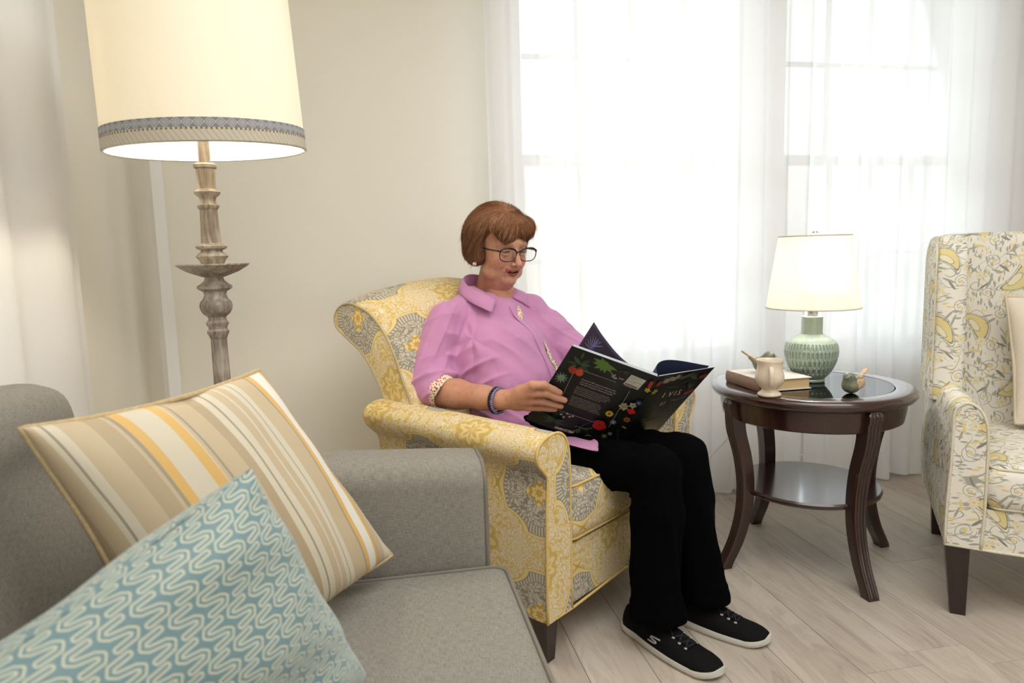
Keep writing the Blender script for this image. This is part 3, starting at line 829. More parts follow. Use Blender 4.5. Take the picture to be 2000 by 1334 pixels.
# ------------------------------------------------------------------ pillows
def pillow(name, corners, thick, m, n=26, seed=0, dent=(), bow=.045, piping=None, parent=None, sag=.0, uvs=(0, 0, 1, 1), wr=0.0, puff=.55):
    """corners: TL, TR, BR, BL in world space (the seam outline); thick is the full middle thickness."""
    TL, TR, BR, BL = [np.array(c, float) for c in corners]
    nr = np.cross(TR-TL, BL-TL); nr /= np.linalg.norm(nr)
    cen = (TL+TR+BR+BL)/4
    rnd = random.Random(seed); ph = [rnd.uniform(0, 6.28) for _ in range(12)]
    V, uv, F = [], [], []
    def P(s, t, side):
        b = bow
        ss = s+b*(1-(2*t-1)**2)*(1-2*s)*1.0; tt = t+b*(1-(2*s-1)**2)*(1-2*t)*1.0
        p = TL*(1-ss)*(1-tt)+TR*ss*(1-tt)+BR*ss*tt+BL*(1-ss)*tt
        e = max(0, (1-(2*s-1)**2))*max(0, (1-(2*t-1)**2))
        h = thick/2*e**puff
        for (ds, dt, dr, da) in dent:
            h -= da*math.exp(-((s-ds)**2+(t-dt)**2)/dr**2)*side if side > 0 else 0
        if wr:
            ed = (1-e)**2
            h += wr*(sin(18*s+ph[0]+3*t)*sin(9*t+ph[1])+.8*sin(30*(s+.4*t)+ph[2]+2*sin(6*t+ph[4]))*ed*(e**.3)+.5*sin(24*(t-.5*s)+ph[3]+2*sin(5*s+ph[5]))*ed*(e**.3))
        return p+nr*h*side
    for side in (1, -1):
        base = len(V)
        for j in range(n+1):
            for i in range(n+1):
                # denser rows near the seam
                s = .5-.5*cos(pi*i/n); t = .5-.5*cos(pi*j/n)
                V.append(P(s, t, side))
        G = np.array(V[base:]).reshape(n+1, n+1, 3)
        du = np.concatenate([np.zeros((n+1, 1)), np.cumsum(np.linalg.norm(np.diff(G, axis=1), axis=2), axis=1)], 1); dv = np.concatenate([np.zeros((1, n+1)), np.cumsum(np.linalg.norm(np.diff(G, axis=0), axis=2), axis=0)], 0)
        su = (du-du[:, n//2:n//2+1])/du[n//2, -1]+.5; sv = (dv-dv[n//2:n//2+1, :])/dv[-1, n//2]+.5
        for j in range(n+1):
            for i in range(n+1): uv.append((uvs[0]+(uvs[2]-uvs[0])*su[j, i], uvs[1]+(uvs[3]-uvs[1])*sv[j, i]))
        for j in range(n):
            for i in range(n):
                a = base+j*(n+1)+i; q = (a, a+1, a+n+2, a+n+1); F.append(q if side > 0 else q[::-1])
    fuv = [uv[i] for f in F for i in f]
    org = cen
    o = mesh_obj(name, [v-org for v in V], F, m, parent, fuv=fuv, loc=tuple(org))
    b = bmesh.new(); b.from_mesh(o.data); bmesh.ops.remove_doubles(b, verts=b.verts, dist=1e-5); bmesh.ops.recalc_face_normals(b, faces=b.faces)
    b.to_mesh(o.data); b.free()
    if piping:
        ring = []
        for k in range(60): ring.append(P(k/60, 0, 1))
        for k in range(60): ring.append(P(1, k/60, 1))
        for k in range(60): ring.append(P(1-k/60, 1, 1))
        for k in range(60): ring.append(P(0, 1-k/60, 1))
        ring = [p-org for p in ring]
        tube('piping', ring, piping[0], piping[1], o, 8, closed=True)
    return o
# back cushion of the wing chair: cream pillow leaning on its backrest
def to_wing(p):
    a = radians(-37.7); return (1.655+p[0]*cos(a)-p[1]*sin(a), 1.665+p[0]*sin(a)+p[1]*cos(a), p[2])
M_FRINGE = plain('cream_fringe', srgb(206, 194, 172), .9, var=.3, scale=300)
tag(pillow('throw_pillow', [to_wing(p) for p in ((.17, .555, .935), (.60, .565, .93), (.60, .44, .52), (.20, .43, .515))], .17, M_CREAMLINEN, seed=2, piping=(.006, M_FRINGE), bow=.02, wr=.003, uvs=(0, 0, .45, .45)),
    'plain cream throw pillow with a fringed edge on the wing chair', 'pillow')

# ------------------------------------------------------------------ sofa
def sofa():
    r = tag(empty('sofa', (-.25, .60, 0)), 'grey linen sofa with rolled back and piped seat cushion', 'sofa')
    ox, oy = -.25, .60
    def L(pts): return [(x-ox, y-oy, z) for x, y, z in pts]
    X0, XF = -.80, .245
    # seat cushion (continues past the camera)
    c = cushion('seat_cushion', -.56-ox, .243-ox, -.30-oy, 1.405-oy, .30, .452, M_LINEN, r, r=.022, crown=.014, side_bulge=.006)
    tube('piping', L([(x, y, .447) for x, y in rrect(-.55, .2375, -.295, 1.399, .035)]), .0045, M_SPIPE, r, 8, closed=True)
    tube('piping', L([(x, y, .306) for x, y in rrect(-.55, .2375, -.295, 1.399, .035)]), .0045, M_SPIPE, r, 8, closed=True)
    loft('seat_frame', [L([(x, y, z) for x, z in rrect(-.78, .205, .10, .30, .012)]) for y in (-.5, 0, .6, 1.2, 1.44)], M_LINEN, r, sharp=30)
    # far arm: sloping rounded slab, its front panel piped
    def arm(y0, y1, nm):
        rings = []
        for x, dz, ins in ((-.76, .03, .0), (-.5, .028, 0), (-.25, .022, 0), (-.1, .018, 0), (.05, .010, 0), (.15, .004, 0), (.195, .0, 0), (.206, -.004, .006), (.211, -.012, .016)):
            rings.append(L([(x, y, z+(dz if z > .5 else 0)) for y, z in rrect(y0+ins, y1-ins, .10, .672-ins*.6, .052)]))
        loft(nm, rings, M_LINEN, r, sharp=60)
        P = L([(.203, y, z) for y, z in rrect(y0+.004, y1-.004, .10, .668, .052)])
        tube('piping', P, .0048, M_SPIPE, r, 8, closed=True)
    arm(1.415, 1.60, 'arm'); arm(-.50, -.31, 'arm')
    # rolled back
    prof = catmull([(-.50, .30), (-.515, .45), (-.535, .60), (-.556, .72), (-.560, .80), (-.550, .86), (-.565, .915), (-.61, .935), (-.68, .925), (-.73, .88), (-.75, .80), (-.78, .6), (-.80, .3), (-.80, .10), (-.70, .10), (-.60, .10), (-.52, .2)], 4)
    rings = []
    for y, k in ((-.32, 0), (-.30, .5), (-.2, .9), (.0, 1), (.4, 1), (.8, 1), (1.0, 1), (1.15, .95), (1.25, .85), (1.33, .65), (1.38, .4), (1.412, .0)):
        rr = []
        for x, z in prof:
            f = 1 if z > .5 else 0
            rr.append((x-.035*(1-k)*f, y, z-.05*(1-k)*max(0, min(1, (z-.6)/.3))))
        rings.append(L(rr))
    loft('backrest', rings, M_LINEN, r, sharp=60)
    for x, y in ((.15, 1.52), (.15, -.42), (-.72, 1.52), (-.72, -.42)):
        loft('leg', [L([(x+a*w, y+b*w, .10*t) for a, b in ((-1, -1), (1, -1), (1, 1), (-1, 1))]) for t, w in ((0, .02), (1, .028))], M_ESPR, r, sharp=20)
M_SPIPE = plain('grey_piping_cloth_dark', srgb(118, 112, 102), .85, var=.15, scale=200)
sofa()
# striped pillow leaning on the back and against the far arm; blue pillow lying in front of it
tag(pillow('throw_pillow', [(-.470, .98, .912), (-.222, 1.28, .926), (-.004, 1.368, .512), (-.31, .99, .46)], .17, M_STRIPE, n=40, seed=5, piping=(.0045, M_PIPET), bow=.03, wr=.003, dent=((.55, .05, .16, .02),), puff=.42),
    'cream pillow with gold and grey stripes leaning on the grey sofa', 'pillow')
tag(pillow('throw_pillow', [(-.150, .775, .893), (-.048, .90, .555), (-.30, .68, .43), (-.42, .50, .765)], .19, M_MEANDER, n=60, seed=9, bow=.015, wr=.0045, dent=((.15, .45, .20, .012),), uvs=(0, .45, .45, 0), puff=.42),
    'blue pillow with a cream meander pattern in front of the striped pillow', 'pillow')

# ------------------------------------------------------------------ floor lamp
def floor_lamp():
    r = tag(empty('floor_lamp', (-.412, 1.85, 0)), 'turned grey limed wood floor lamp with a large cream drum shade', 'lamp')
    prof = [(0, 0), (.150, 0), (.152, .012), (.14, .022), (.10, .030), (.07, .045), (.045, .07), (.036, .10), (.030, .13), (.040, .15), (.03, .17), (.0235, .22), (.0225, .50), (.0205, .80), (.0195, .930)]
    lathe('base', prof, M_LIMED, r, 40)
    # turned upper column, bottom to top (radius, height)
    up = [(.0, .930), (.021, .930), (.0225, .936), (.026, .942), (.0265, .948), (.022, .953), (.0225, .958), (.0265, .964), (.0270, .970), (.0215, .976), (.022, .984), (.032, .992), (.0375, 1.002), (.0395, 1.013), (.037, 1.022),
          (.030, 1.030), (.026, 1.040), (.028, 1.048), (.041, 1.056), (.042, 1.062), (.033, 1.068), (.024, 1.076), (.021, 1.086)]
    lathe('turned_column', up, M_LIMED, r, 40)
    lathe('candle_dish', [(.0, 1.080), (.020, 1.083), (.034, 1.088), (.060, 1.098), (.080, 1.110), (.0865, 1.115), (.0865, 1.118), (.06, 1.114), (.0, 1.112)], M_LIMED, r, 48)
    lathe('turned_column', [(.0, 1.112), (.024, 1.113), (.028, 1.120), (.031, 1.128), (.036, 1.133), (.0385, 1.137), (.034, 1.142), (.026, 1.148), (.025, 1.152), (.036, 1.157), (.0375, 1.162), (.033, 1.166), (.0235, 1.170), (.0225, 1.200), (.0205, 1.252), (.0245, 1.257), (.026, 1.263),
                   (.0205, 1.267), (.0185, 1.274), (.020, 1.282), (.029, 1.290), (.0315, 1.296), (.026, 1.300), (.0205, 1.304), (.0215, 1.330), (.0225, 1.352), (.027, 1.355), (.0275, 1.362), (.021, 1.366), (.0, 1.366)], M_LIMED, r, 40)
    lathe('pole', [(.0, 1.364), (.0135, 1.366), (.0135, 1.46), (.0, 1.46)], M_LIMED, r, 24)
    lathe('bulb', [(.0, 1.46), (.012, 1.465), (.014, 1.49), (.028, 1.53), (.031, 1.555), (.026, 1.58), (.012, 1.595), (.0, 1.598)], M_BULB, r, 24)
    # shade, slightly tipped towards the room
    sh = empty('shade_holder', (.012, 0, 1.393), 0, r); sh.rotation_euler = (radians(2.5), radians(-1.6), 0)
    sh.name = 'shade'
    rb, rt, h = .231, .221, .40
    n = 72
    def ringz(rad, z): return [(rad*cos(2*pi*k/n), rad*sin(2*pi*k/n), z) for k in range(n)]
    def band_(nm, m, z0, z1, off, th=.0015):
        r0 = rb+(rt-rb)*z0/h+off; r1 = rb+(rt-rb)*z1/h+off
        V = []; uv = []; F = []
        for rr, z, vv in ((r0, z0, 0), (r1, z1, 1), (r1-th, z1, 1), (r0-th, z0, 0)):
            for k in range(n+1): a = 2*pi*k/n; V.append((rr*cos(a), rr*sin(a), z)); uv.append((k/n, vv))
        for q in range(4):
            for k in range(n):
                a = q*(n+1)+k; b = ((q+1) % 4)*(n+1)+k; F.append((a, a+1, b+1, b))
        o = mesh_obj(nm, V, F, m, sh, uv=uv); auto_smooth(o, 40); return o
    band_('shade_cloth', M_SHADE, 0, h, 0)
    band_('trim_braid', M_TRIM1, .030, .050, .0022); band_('trim_braid', M_TRIM2, .0015, .029, .0022)
    for z, rr in ((0, rb), (h, rt)): tube('wire_ring', ringz(rr-.002, z+.0005), .002, M_METAL, sh, 6, closed=True)
    ld = bpy.data.lights.new('floor_lamp_bulb', 'POINT'); ld.energy = 14.0; ld.color = (1.0, .90, .74); ld.shadow_soft_size = .035
    lo = bpy.data.objects.new('floor_lamp_bulb', ld); COL.objects.link(lo); lo.location = (0, 0, 1.56); lo.parent = r
M_BULB = plain('bulb_glass', (1, .9, .7), .5)
def glow(m, c, s):
    b = m.node_tree.nodes['Principled BSDF']; b.inputs['Emission Color'].default_value = (*c, 1); b.inputs['Emission Strength'].default_value = s
glow(M_BULB, (1, .88, .70), 6.0)
def bulb_transparent():
    # the glass lets the filament's light (the point light inside) out
    nt = M_BULB.node_tree; b = nt.nodes['Principled BSDF']; out = nt.nodes['Material Output']
    t = nt.nodes.new('ShaderNodeBsdfTransparent'); mx = nt.nodes.new('ShaderNodeMixShader'); mx.inputs[0].default_value = .5
    nt.links.new(b.outputs[0], mx.inputs[1]); nt.links.new(t.outputs[0], mx.inputs[2]); nt.links.new(mx.outputs[0], out.inputs[0])
bulb_transparent()
floor_lamp()

# ------------------------------------------------------------------ round side table
TX, TY = 1.48, 2.14; TZ = .645
def side_table():
    r = tag(empty('side_table', (TX, TY, 0)), 'round dark mahogany side table with glass inset top and lower shelf', 'table')
    R = .335
    lathe('table_top', [(.262, TZ-.030), (.262, TZ-.006), (.266, TZ-.0005), (.272, TZ), (.318, TZ), (.328, TZ-.003), (R, TZ-.012), (R, TZ-.022), (.326, TZ-.034), (.316, TZ-.040), (.30, TZ-.040), (.262, TZ-.030)], M_MAHOGH, r, 96)
    lathe('glass_inset', [(0, TZ-.007), (.2615, TZ-.007), (.2615, TZ-.0015), (0, TZ-.0015)], M_TGLASS, r, 96)
    lathe('inset_board', [(0, TZ-.030), (.2615, TZ-.030), (.2615, TZ-.0085), (0, TZ-.0085)], M_MAHOGH, r, 64)
    lathe('apron', [(.288, TZ-.040), (.306, TZ-.040), (.302, TZ-.075), (.296, TZ-.108), (.290, TZ-.112), (.276, TZ-.112), (.276, TZ-.06), (.288, TZ-.040)], M_MAHOG, r, 96)
    # four sabre legs with reeded fronts
    ang0 = atan2(2.129-TY, 1.141-TX)
    path = catmull([(.292, .600), (.296, .585), (.290, .50), (.262, .40), (.248, .30), (.252, .20), (.278, .10), (.316, .02), (.322, .0)], 6)
    for k in range(4):
        a = ang0+k*pi/2; u = np.array([cos(a), sin(a)]); w = np.array([-sin(a), cos(a)])
        rings = []
        pts = path
        for i, (rr, z) in enumerate(pts):
            t = 1-z/.60; half = .026-.006*t; dep = .050-.014*t
            if z > .57: rr += .006
            ring = []
            # reeded outer face: three ridges; plain sides
            N = 18
            for q in range(N+1):
                s = -1+2*q/N; bul = .0035*abs(sin(pi*(s+1)/2*4))
                ring.append((s*half, rr+.022+bul))
            ring += [(half, rr+.010), (half, rr-dep+.022), (-half, rr-dep+.022), (-half, rr+.010)]
            rings.append([(u[0]*q+w[0]*p, u[1]*q+w[1]*p, z) for p, q in ring])
        # rounded scroll at the top
        c = np.array(rings[0]); top = c.copy(); top[:, 2] += .008; cc = top.mean(0); top = cc+(top-cc)*np.array([.7, .7, 1])
        loft('leg', [top.tolist()]+rings, M_MAHOG, r, sharp=50)
    lathe('shelf', [(0, .262), (.232, .262), (.240, .268), (.242, .278), (.236, .284), (0, .284)], M_MAHOGH, r, 72)
def m_tglass():
    M = Mat('green_edged_table_glass', .03, (.62, .72, .68)); M.b.inputs['Transmission Weight'].default_value = .0
    M.nt.nodes.remove(M.b)
    t = M.node('ShaderNodeBsdfTransparent'); t.inputs[0].default_value = (.86, .93, .90, 1)
    g = M.node('ShaderNodeBsdfGlossy'); g.inputs['Roughness'].default_value = .02
    f = M.node('ShaderNodeFresnel'); f.inputs[0].default_value = 3.2
    mx = M.node('ShaderNodeMixShader'); M.link(f.outputs[0], mx.inputs[0]); M.link(t.outputs[0], mx.inputs[1]); M.link(g.outputs[0], mx.inputs[2])
    M.link(mx.outputs[0], M.out.inputs[0]); return M.m
M_TGLASS = m_tglass()
side_table()

# ------------------------------------------------------------------ table lamp
def m_celadon():
    M = Mat('celadon_glaze', .25, srgb(150, 166, 152)); o = M.coord('Object'); x, y, z = M.xyz(o)
    n = M.noise(o, 40.0, 4)
    M.color(M.mix(n, srgb(138, 156, 142), srgb(176, 188, 172)))
    M.b.inputs['Coat Weight'].default_value = .5; M.b.inputs['Coat Roughness'].default_value = .1
    return M.m
M_CELADON = m_celadon()
def table_lamp():
    LX, LY = 1.502, 2.17; B = TZ+.0005
    r = tag(empty('table_lamp', (LX, LY, B)), 'carved celadon ceramic lamp with a white shade on the round table', 'lamp')
    lathe('foot_ring', [(0, 0), (.046, 0), (.049, .006), (.047, .010), (0, .010)], M_CELADON, r, 48)
    # carved belly: rows of upright flutes pressed into the wall
    key = catmull([(.044, .009), (.055, .020), (.070, .042), (.082, .068), (.0885, .094), (.0895, .116), (.084, .136), (.070, .152), (.052, .162), (.040, .168), (.035, .172)], 10)
    n = 288
    V, F = [], []
    rows = [(.030, .050, 26, 1), (.056, .080, 34, 0), (.086, .112, 40, 1), (.117, .140, 44, 0)]
    for rr, z in key:
        for k in range(n):
            a = 2*pi*k/n; d = 0
            for z0, z1, cnt, ph in rows:
                if z0 < z < z1:
                    e = min(1, (z-z0)/.004, (z1-z)/.004); f = (a*cnt/2/pi+ph*.5) % 1
                    d = -.0026*e*max(0, min(1, (abs(f-.5)*2-.0)*3-.9 if True else 0))
                    if abs(f-.5) > .30: d = -.0042*e
                    else: d = .0008
            V.append(((rr+d)*cos(a), (rr+d)*sin(a), z))
    for i in range(len(key)-1):
        for k in range(n):
            F.append((i*n+k, i*n+(k+1) % n, (i+1)*n+(k+1) % n, (i+1)*n+k))
    o = mesh_obj('carved_body', V, F, M_CELADON, r); auto_smooth(o, 50)
    lathe('neck', [(.0, .170), (.037, .171), (.0355, .178), (.0352, .225), (.0362, .231), (.033, .234), (0, .234)], M_CELADON, r, 40)
    lathe('socket', [(.0, .234), (.016, .234), (.018, .240), (.018, .256), (.010, .262), (.008, .30), (0, .30)], M_METAL, r, 24)
    lathe('bulb', [(.0, .30), (.012, .303), (.015, .33), (.029, .37), (.031, .395), (.024, .42), (0, .434)], M_BULB, r, 24)
    rb, rt, z0, h = .156, .119, .264, .250
    sh = empty('shade', (0, 0, z0), 0, r)
    V, F = [], []; n = 72
    for rr, z in ((rb, 0), (rt, h), (rt-.0015, h), (rb-.0015, 0)):
        for k in range(n): a = 2*pi*k/n; V.append((rr*cos(a), rr*sin(a), z))
    for q in range(4):
        for k in range(n): F.append((q*n+k, q*n+(k+1) % n, ((q+1) % 4)*n+(k+1) % n, ((q+1) % 4)*n+k))
    auto_smooth(mesh_obj('shade_cloth', V, F, M_SHADE2, sh), 40)
    for rr, z in ((rb, 0), (rt, h)):
        tube('rolled_edge', [((rr)*cos(2*pi*k/n), (rr)*sin(2*pi*k/n), z) for k in range(n)], .0022, M_EDGE, sh, 6, closed=True)
    # spider and harp, finial
    tubes('spider', [[(0, 0, h-.004), ((rt-.002)*cos(a), (rt-.002)*sin(a), h-.002)] for a in (.5, .5+2*pi/3, .5+4*pi/3)], .0015, M_METAL, sh)
    hp = catmull([(0.018, 0, .258), (.05, 0, .30), (.062, 0, .36), (.05, 0, .44), (0, 0, .508), (-.05, 0, .44), (-.062, 0, .36), (-.05, 0, .30), (-.018, 0, .258)], 5)
    tube('harp', hp, .0015, M_METAL, r, 6)
    lathe('finial', [(0, .508), (.005, .510), (.004, .516), (.011, .519), (.012, .524), (.008, .530), (0, .532)], M_METAL, r, 24)
    P = catmull([(.02, .045, .004), (.03, .12, .003), (.02, .20, .003), (-.005, .335, .002), (-.02, .352, -.04), (-.06, .36, -.20), (-.12, .40, -.33), (-.20, .43, -.42), (-.24, .45, -.50), (-.20, .47, -.60), (-.16, .52, -.632)], 8)
    tube('cord', P, .0026, plain('white_cord_rubber', srgb(226, 226, 224), .5), r, 6)
    ld = bpy.data.lights.new('table_lamp_bulb', 'POINT'); ld.energy = 5; ld.color = (1.0, .97, .92); ld.shadow_soft_size = .035
    lo = bpy.data.objects.new('table_lamp_bulb', ld); COL.objects.link(lo); lo.location = (0, 0, .385); lo.parent = r
M_EDGE = plain('shade_edge_tape', srgb(206, 200, 186), .8)
table_lamp()

# ------------------------------------------------------------------ things on the table
M_CREAM = plain('cream_stoneware_glaze', srgb(222, 206, 186), .22, var=.04, scale=30)
def mug():
    r = tag(empty('mug', (1.226, 1.985, TZ+.0005), radians(-116)), 'footed cream stoneware mug in front of the stacked book', 'mug')
    lathe('bowl', [(0, .0), (.034, 0), (.0375, .004), (.036, .009), (.026, .016), (.023, .022), (.030, .029), (.041, .041), (.0455, .055), (.0445, .070), (.040, .086), (.0385, .100), (.0405, .112), (.0425, .117), (.0415, .1185), (.039, .116), (.036, .100), (.037, .086), (.042, .068), (.042, .052), (.034, .036), (.015, .028), (0, .027)], M_CREAM, r, 48, sharp=60)
    P = catmull([(.040, 0, .094), (.050, 0, .099), (.062, 0, .092), (.067, 0, .075), (.064, 0, .055), (.056, 0, .042), (.044, 0, .037)], 6)
    T = []
    V, F = [], []; T_, N_, B_ = frames(P); k = 12
    for i, p in enumerate(P):
        for q in range(k):
            a = 2*pi*q/k; nn = np.array([0, 1., 0]); bb = np.cross(T_[i], nn)
            V.append(p+nn*.0075*cos(a)+bb*.0042*sin(a))
    for i in range(len(P)-1):
        for q in range(k): F.append((i*k+q, i*k+(q+1) % k, (i+1)*k+(q+1) % k, (i+1)*k+q))
    mesh_obj('handle', V, F, M_CREAM, r)
mug()
def closed_book():
    r = tag(empty('closed_book', (1.222, 2.252, TZ+.0005), radians(-88)), 'old cream hardcover book lying under the bird on the table', 'book')
    # x along the spine (0..L), y across towards the pages
    L_, Wd, Hh = .215, .19, .040
    mc = plain('worn_ivory_cover', srgb(214, 208, 200), .55, var=.06); ms = plain('faded_brown_spine', srgb(150, 126, 108), .7, var=.2, scale=60)
    mp = M = Mat('tanned_page_block', .9); x, y, z = M.xyz(M.coord('Object')); M.color(M.mix(M.noise(M.vec(x*4.0, y*4.0, z*2500.0), 1.0, 2), srgb(196, 164, 116), srgb(224, 196, 150))); mp = M.m
    box('cover', 0, L_, .002, Wd, 0, .0035, mc, r, .001); box('cover', 0, L_, .002, Wd, Hh-.0035, Hh, mc, r, .001)
    sp = [(-.003, 0), (-.0065, .010), (-.0075, .02), (-.0065, .03), (-.003, Hh), (.003, Hh), (.003, 0)]
    loft('spine', [[(x, a, b) for a, b in sp] for x in (0, L_)], ms, r, sharp=50)
    box('page_block', .005, L_-.005, .003, Wd-.006, .0036, Hh-.0036, mp, r, .0)
closed_book()
M_BIRD = Mat('green_grey_glaze_bird', .3); _o = M_BIRD.coord('Object'); M_BIRD.color(M_BIRD.ramp(M_BIRD.noise(_o, 28.0, 3), [(.35, srgb(96, 98, 80)), (.55, srgb(128, 134, 110)), (.7, srgb(150, 130, 104))])); M_BIRD = M_BIRD.m
M_WINGC = Mat('rough_tan_wing', .8); _o = M_WINGC.coord('Object'); M_WINGC.color(M_WINGC.mix(M_WINGC.noise(_o, 120.0, 3), srgb(170, 136, 102), srgb(226, 200, 164))); M_WINGC.bump(M_WINGC.noise(_o, 260.0, 3), .003, 1); M_WINGC = M_WINGC.m

# implicit surfaces: a small surface-nets mesher on numpy grids
class Field:
    def __init__(s, lo, hi, h):
        s.lo = np.array(lo, float); s.h = h
        s.n = np.ceil((np.array(hi)-s.lo)/h).astype(int)+1
        s.X = (s.lo[0]+np.arange(s.n[0])*h).astype(np.float32); s.Y = (s.lo[1]+np.arange(s.n[1])*h).astype(np.float32); s.Z = (s.lo[2]+np.arange(s.n[2])*h).astype(np.float32)
        s.f = np.full(tuple(s.n), 1.0, np.float32)
    def _sl(s, lo, hi):
        a = np.clip(np.floor((np.array(lo)-s.lo)/s.h).astype(int), 0, s.n-1); b = np.clip(np.ceil((np.array(hi)-s.lo)/s.h).astype(int)+1, 1, s.n)
        if np.any(b <= a): return None
        sl = tuple(slice(p, q) for p, q in zip(a, b))
        return sl, s.X[sl[0]][:, None, None], s.Y[sl[1]][None, :, None], s.Z[sl[2]][None, None, :]
    def comb(s, lo, hi, fn, k, mode='add'):
        q = s._sl(lo, hi)
        if q is None: return
        sl, X, Y, Z = q; d = fn(X, Y, Z).astype(np.float32); f = s.f[sl]
        if mode == 'add':
            hh = np.clip(.5+.5*(f-d)/k, 0, 1) if k > 0 else (f > d).astype(np.float32)
            s.f[sl] = f*(1-hh)+d*hh-k*hh*(1-hh)
        else:
            hh = np.clip(.5-.5*(f+d)/k, 0, 1)
            s.f[sl] = f*(1-hh)-d*hh+k*hh*(1-hh)
    def ell(s, c, r, k=.01, rot=None, mode='add', pad=None):
        c = np.array(c, float); r = np.array(r, float); R = rot if rot is not None else np.eye(3)
        m = r.max()+(pad if pad is not None else k*1.2+.03)
        def fn(X, Y, Z):
            dx, dy, dz = X-c[0], Y-c[1], Z-c[2]
            p = [(R[0][i]*dx+R[1][i]*dy+R[2][i]*dz) for i in range(3)]
            k0 = np.sqrt((p[0]/r[0])**2+(p[1]/r[1])**2+(p[2]/r[2])**2); k1 = np.sqrt((p[0]/r[0]**2)**2+(p[1]/r[1]**2)**2+(p[2]/r[2]**2)**2)+1e-9
            return k0*(k0-1)/k1
        s.comb(c-m, c+m, fn, k, mode)
    def cap(s, a, b, ra, rb=None, k=.01, mode='add', flat=None):
        rb = ra if rb is None else rb
        a = np.array(a, float); b = np.array(b, float); m = max(ra, rb)+k*1.2+.03; ab = b-a; L = max(ab@ab, 1e-12)
        def fn(X, Y, Z):
            dx, dy, dz = X-a[0], Y-a[1], Z-a[2]
            t = np.clip((dx*ab[0]+dy*ab[1]+dz*ab[2])/L, 0, 1)
            ex, ey, ez = dx-t*ab[0], dy-t*ab[1], dz-t*ab[2]
            if flat is not None:
                n_, q = flat; w = ex*n_[0]+ey*n_[1]+ez*n_[2]; g = q-1
                ex, ey, ez = ex+n_[0]*w*g, ey+n_[1]*w*g, ez+n_[2]*w*g
            return (np.sqrt(ex*ex+ey*ey+ez*ez)-(ra+(rb-ra)*t))/(1 if flat is None else max(1, flat[1]**.5))
        s.comb(np.minimum(a, b)-m, np.maximum(a, b)+m, fn, k, mode)
    def path(s, P, R, k=.01, mode='add', flat=None):
        for i in range(len(P)-1): s.cap(P[i], P[i+1], R[i], R[i+1], k, mode, flat)
    def mesh(s):
        f = s.f; n = s.n
        ins = f < 0
        c = ins[:-1, :-1, :-1].astype(np.int8)
        for dx in (0, 1):
            for dy in (0, 1):
                for dz in (0, 1):
                    if dx+dy+dz: c = c+ins[dx:n[0]-1+dx, dy:n[1]-1+dy, dz:n[2]-1+dz]
        act = (c > 0) & (c < 8)
        idx = np.full(act.shape, -1, np.int64); A = np.argwhere(act); idx[act] = np.arange(len(A))
        acc = np.zeros((len(A), 3)); cnt = np.zeros(len(A))
        offs = [(0, 0, 0), (1, 0, 0), (0, 1, 0), (1, 1, 0), (0, 0, 1), (1, 0, 1), (0, 1, 1), (1, 1, 1)]
        vals = [f[A[:, 0]+o[0], A[:, 1]+o[1], A[:, 2]+o[2]] for o in offs]
        for a in range(8):
            for b in range(a+1, 8):
                if sum(abs(p-q) for p, q in zip(offs[a], offs[b])) != 1: continue
                va, vb = vals[a], vals[b]; m = (va < 0) != (vb < 0)
                t = va[m]/(va[m]-vb[m]+1e-20)
                p = np.array(offs[a])[None]+t[:, None]*(np.array(offs[b])-np.array(offs[a]))[None]
                acc[m] += p; cnt[m] += 1
        V = s.lo+(A+acc/np.maximum(cnt, 1)[:, None])*s.h
        F = []
        for ax in range(3):
            sa = [slice(None)]*3; sb = [slice(None)]*3; sa[ax] = slice(0, n[ax]-1); sb[ax] = slice(1, n[ax])
            cr = ins[tuple(sa)] != ins[tuple(sb)]
            E_ = np.argwhere(cr); o1, o2 = [q for q in range(3) if q != ax]
            ok = (E_[:, o1] > 0) & (E_[:, o2] > 0) & (E_[:, o1] < n[o1]-1) & (E_[:, o2] < n[o2]-1); E_ = E_[ok]
            def g(d1, d2):
                q = E_.copy(); q[:, o1] += d1; q[:, o2] += d2; return idx[q[:, 0], q[:, 1], q[:, 2]]
            quad = np.stack([g(-1, -1), g(0, -1), g(0, 0), g(-1, 0)], 1)
            inside_first = ins[tuple(E_[:, i] for i in range(3))]
            flip = inside_first if ax != 1 else ~inside_first
            quad[~flip] = quad[~flip][:, ::-1]
            F.append(quad)
        F = np.concatenate(F); return V, F
def np_mesh(name, V, F, m, parent=None, smooth_it=0, colors=None, uv=None):
    me = bpy.data.meshes.new(name)
    V = np.asarray(V, np.float32); F = np.asarray(F, np.int32)
    me.vertices.add(len(V)); me.vertices.foreach_set('co', V.ravel())
    me.loops.add(F.size); me.loops.foreach_set('vertex_index', F.ravel())
    me.polygons.add(len(F)); me.polygons.foreach_set('loop_start', np.arange(0, F.size, F.shape[1], dtype=np.int32)); me.polygons.foreach_set('loop_total', np.full(len(F), F.shape[1], np.int32))
    me.polygons.foreach_set('use_smooth', np.ones(len(F), bool))
    me.update(calc_edges=True); me.validate()
    for mm in (m if isinstance(m, (list, tuple)) else [m]): me.materials.append(mm)
    if colors is not None:
        ca = me.color_attributes.new('tint', 'FLOAT_COLOR', 'POINT'); c4 = np.ones((len(V), 4), np.float32); c4[:, :3] = colors; ca.data.foreach_set('color', c4.ravel())
    if uv is not None:
        l = me.uv_layers.new(name='UVMap'); l.data.foreach_set('uv', np.asarray(uv, np.float32)[F.ravel()].ravel())
    o = bpy.data.objects.new(name, me); COL.objects.link(o)
    if parent: o.parent = parent
    return o
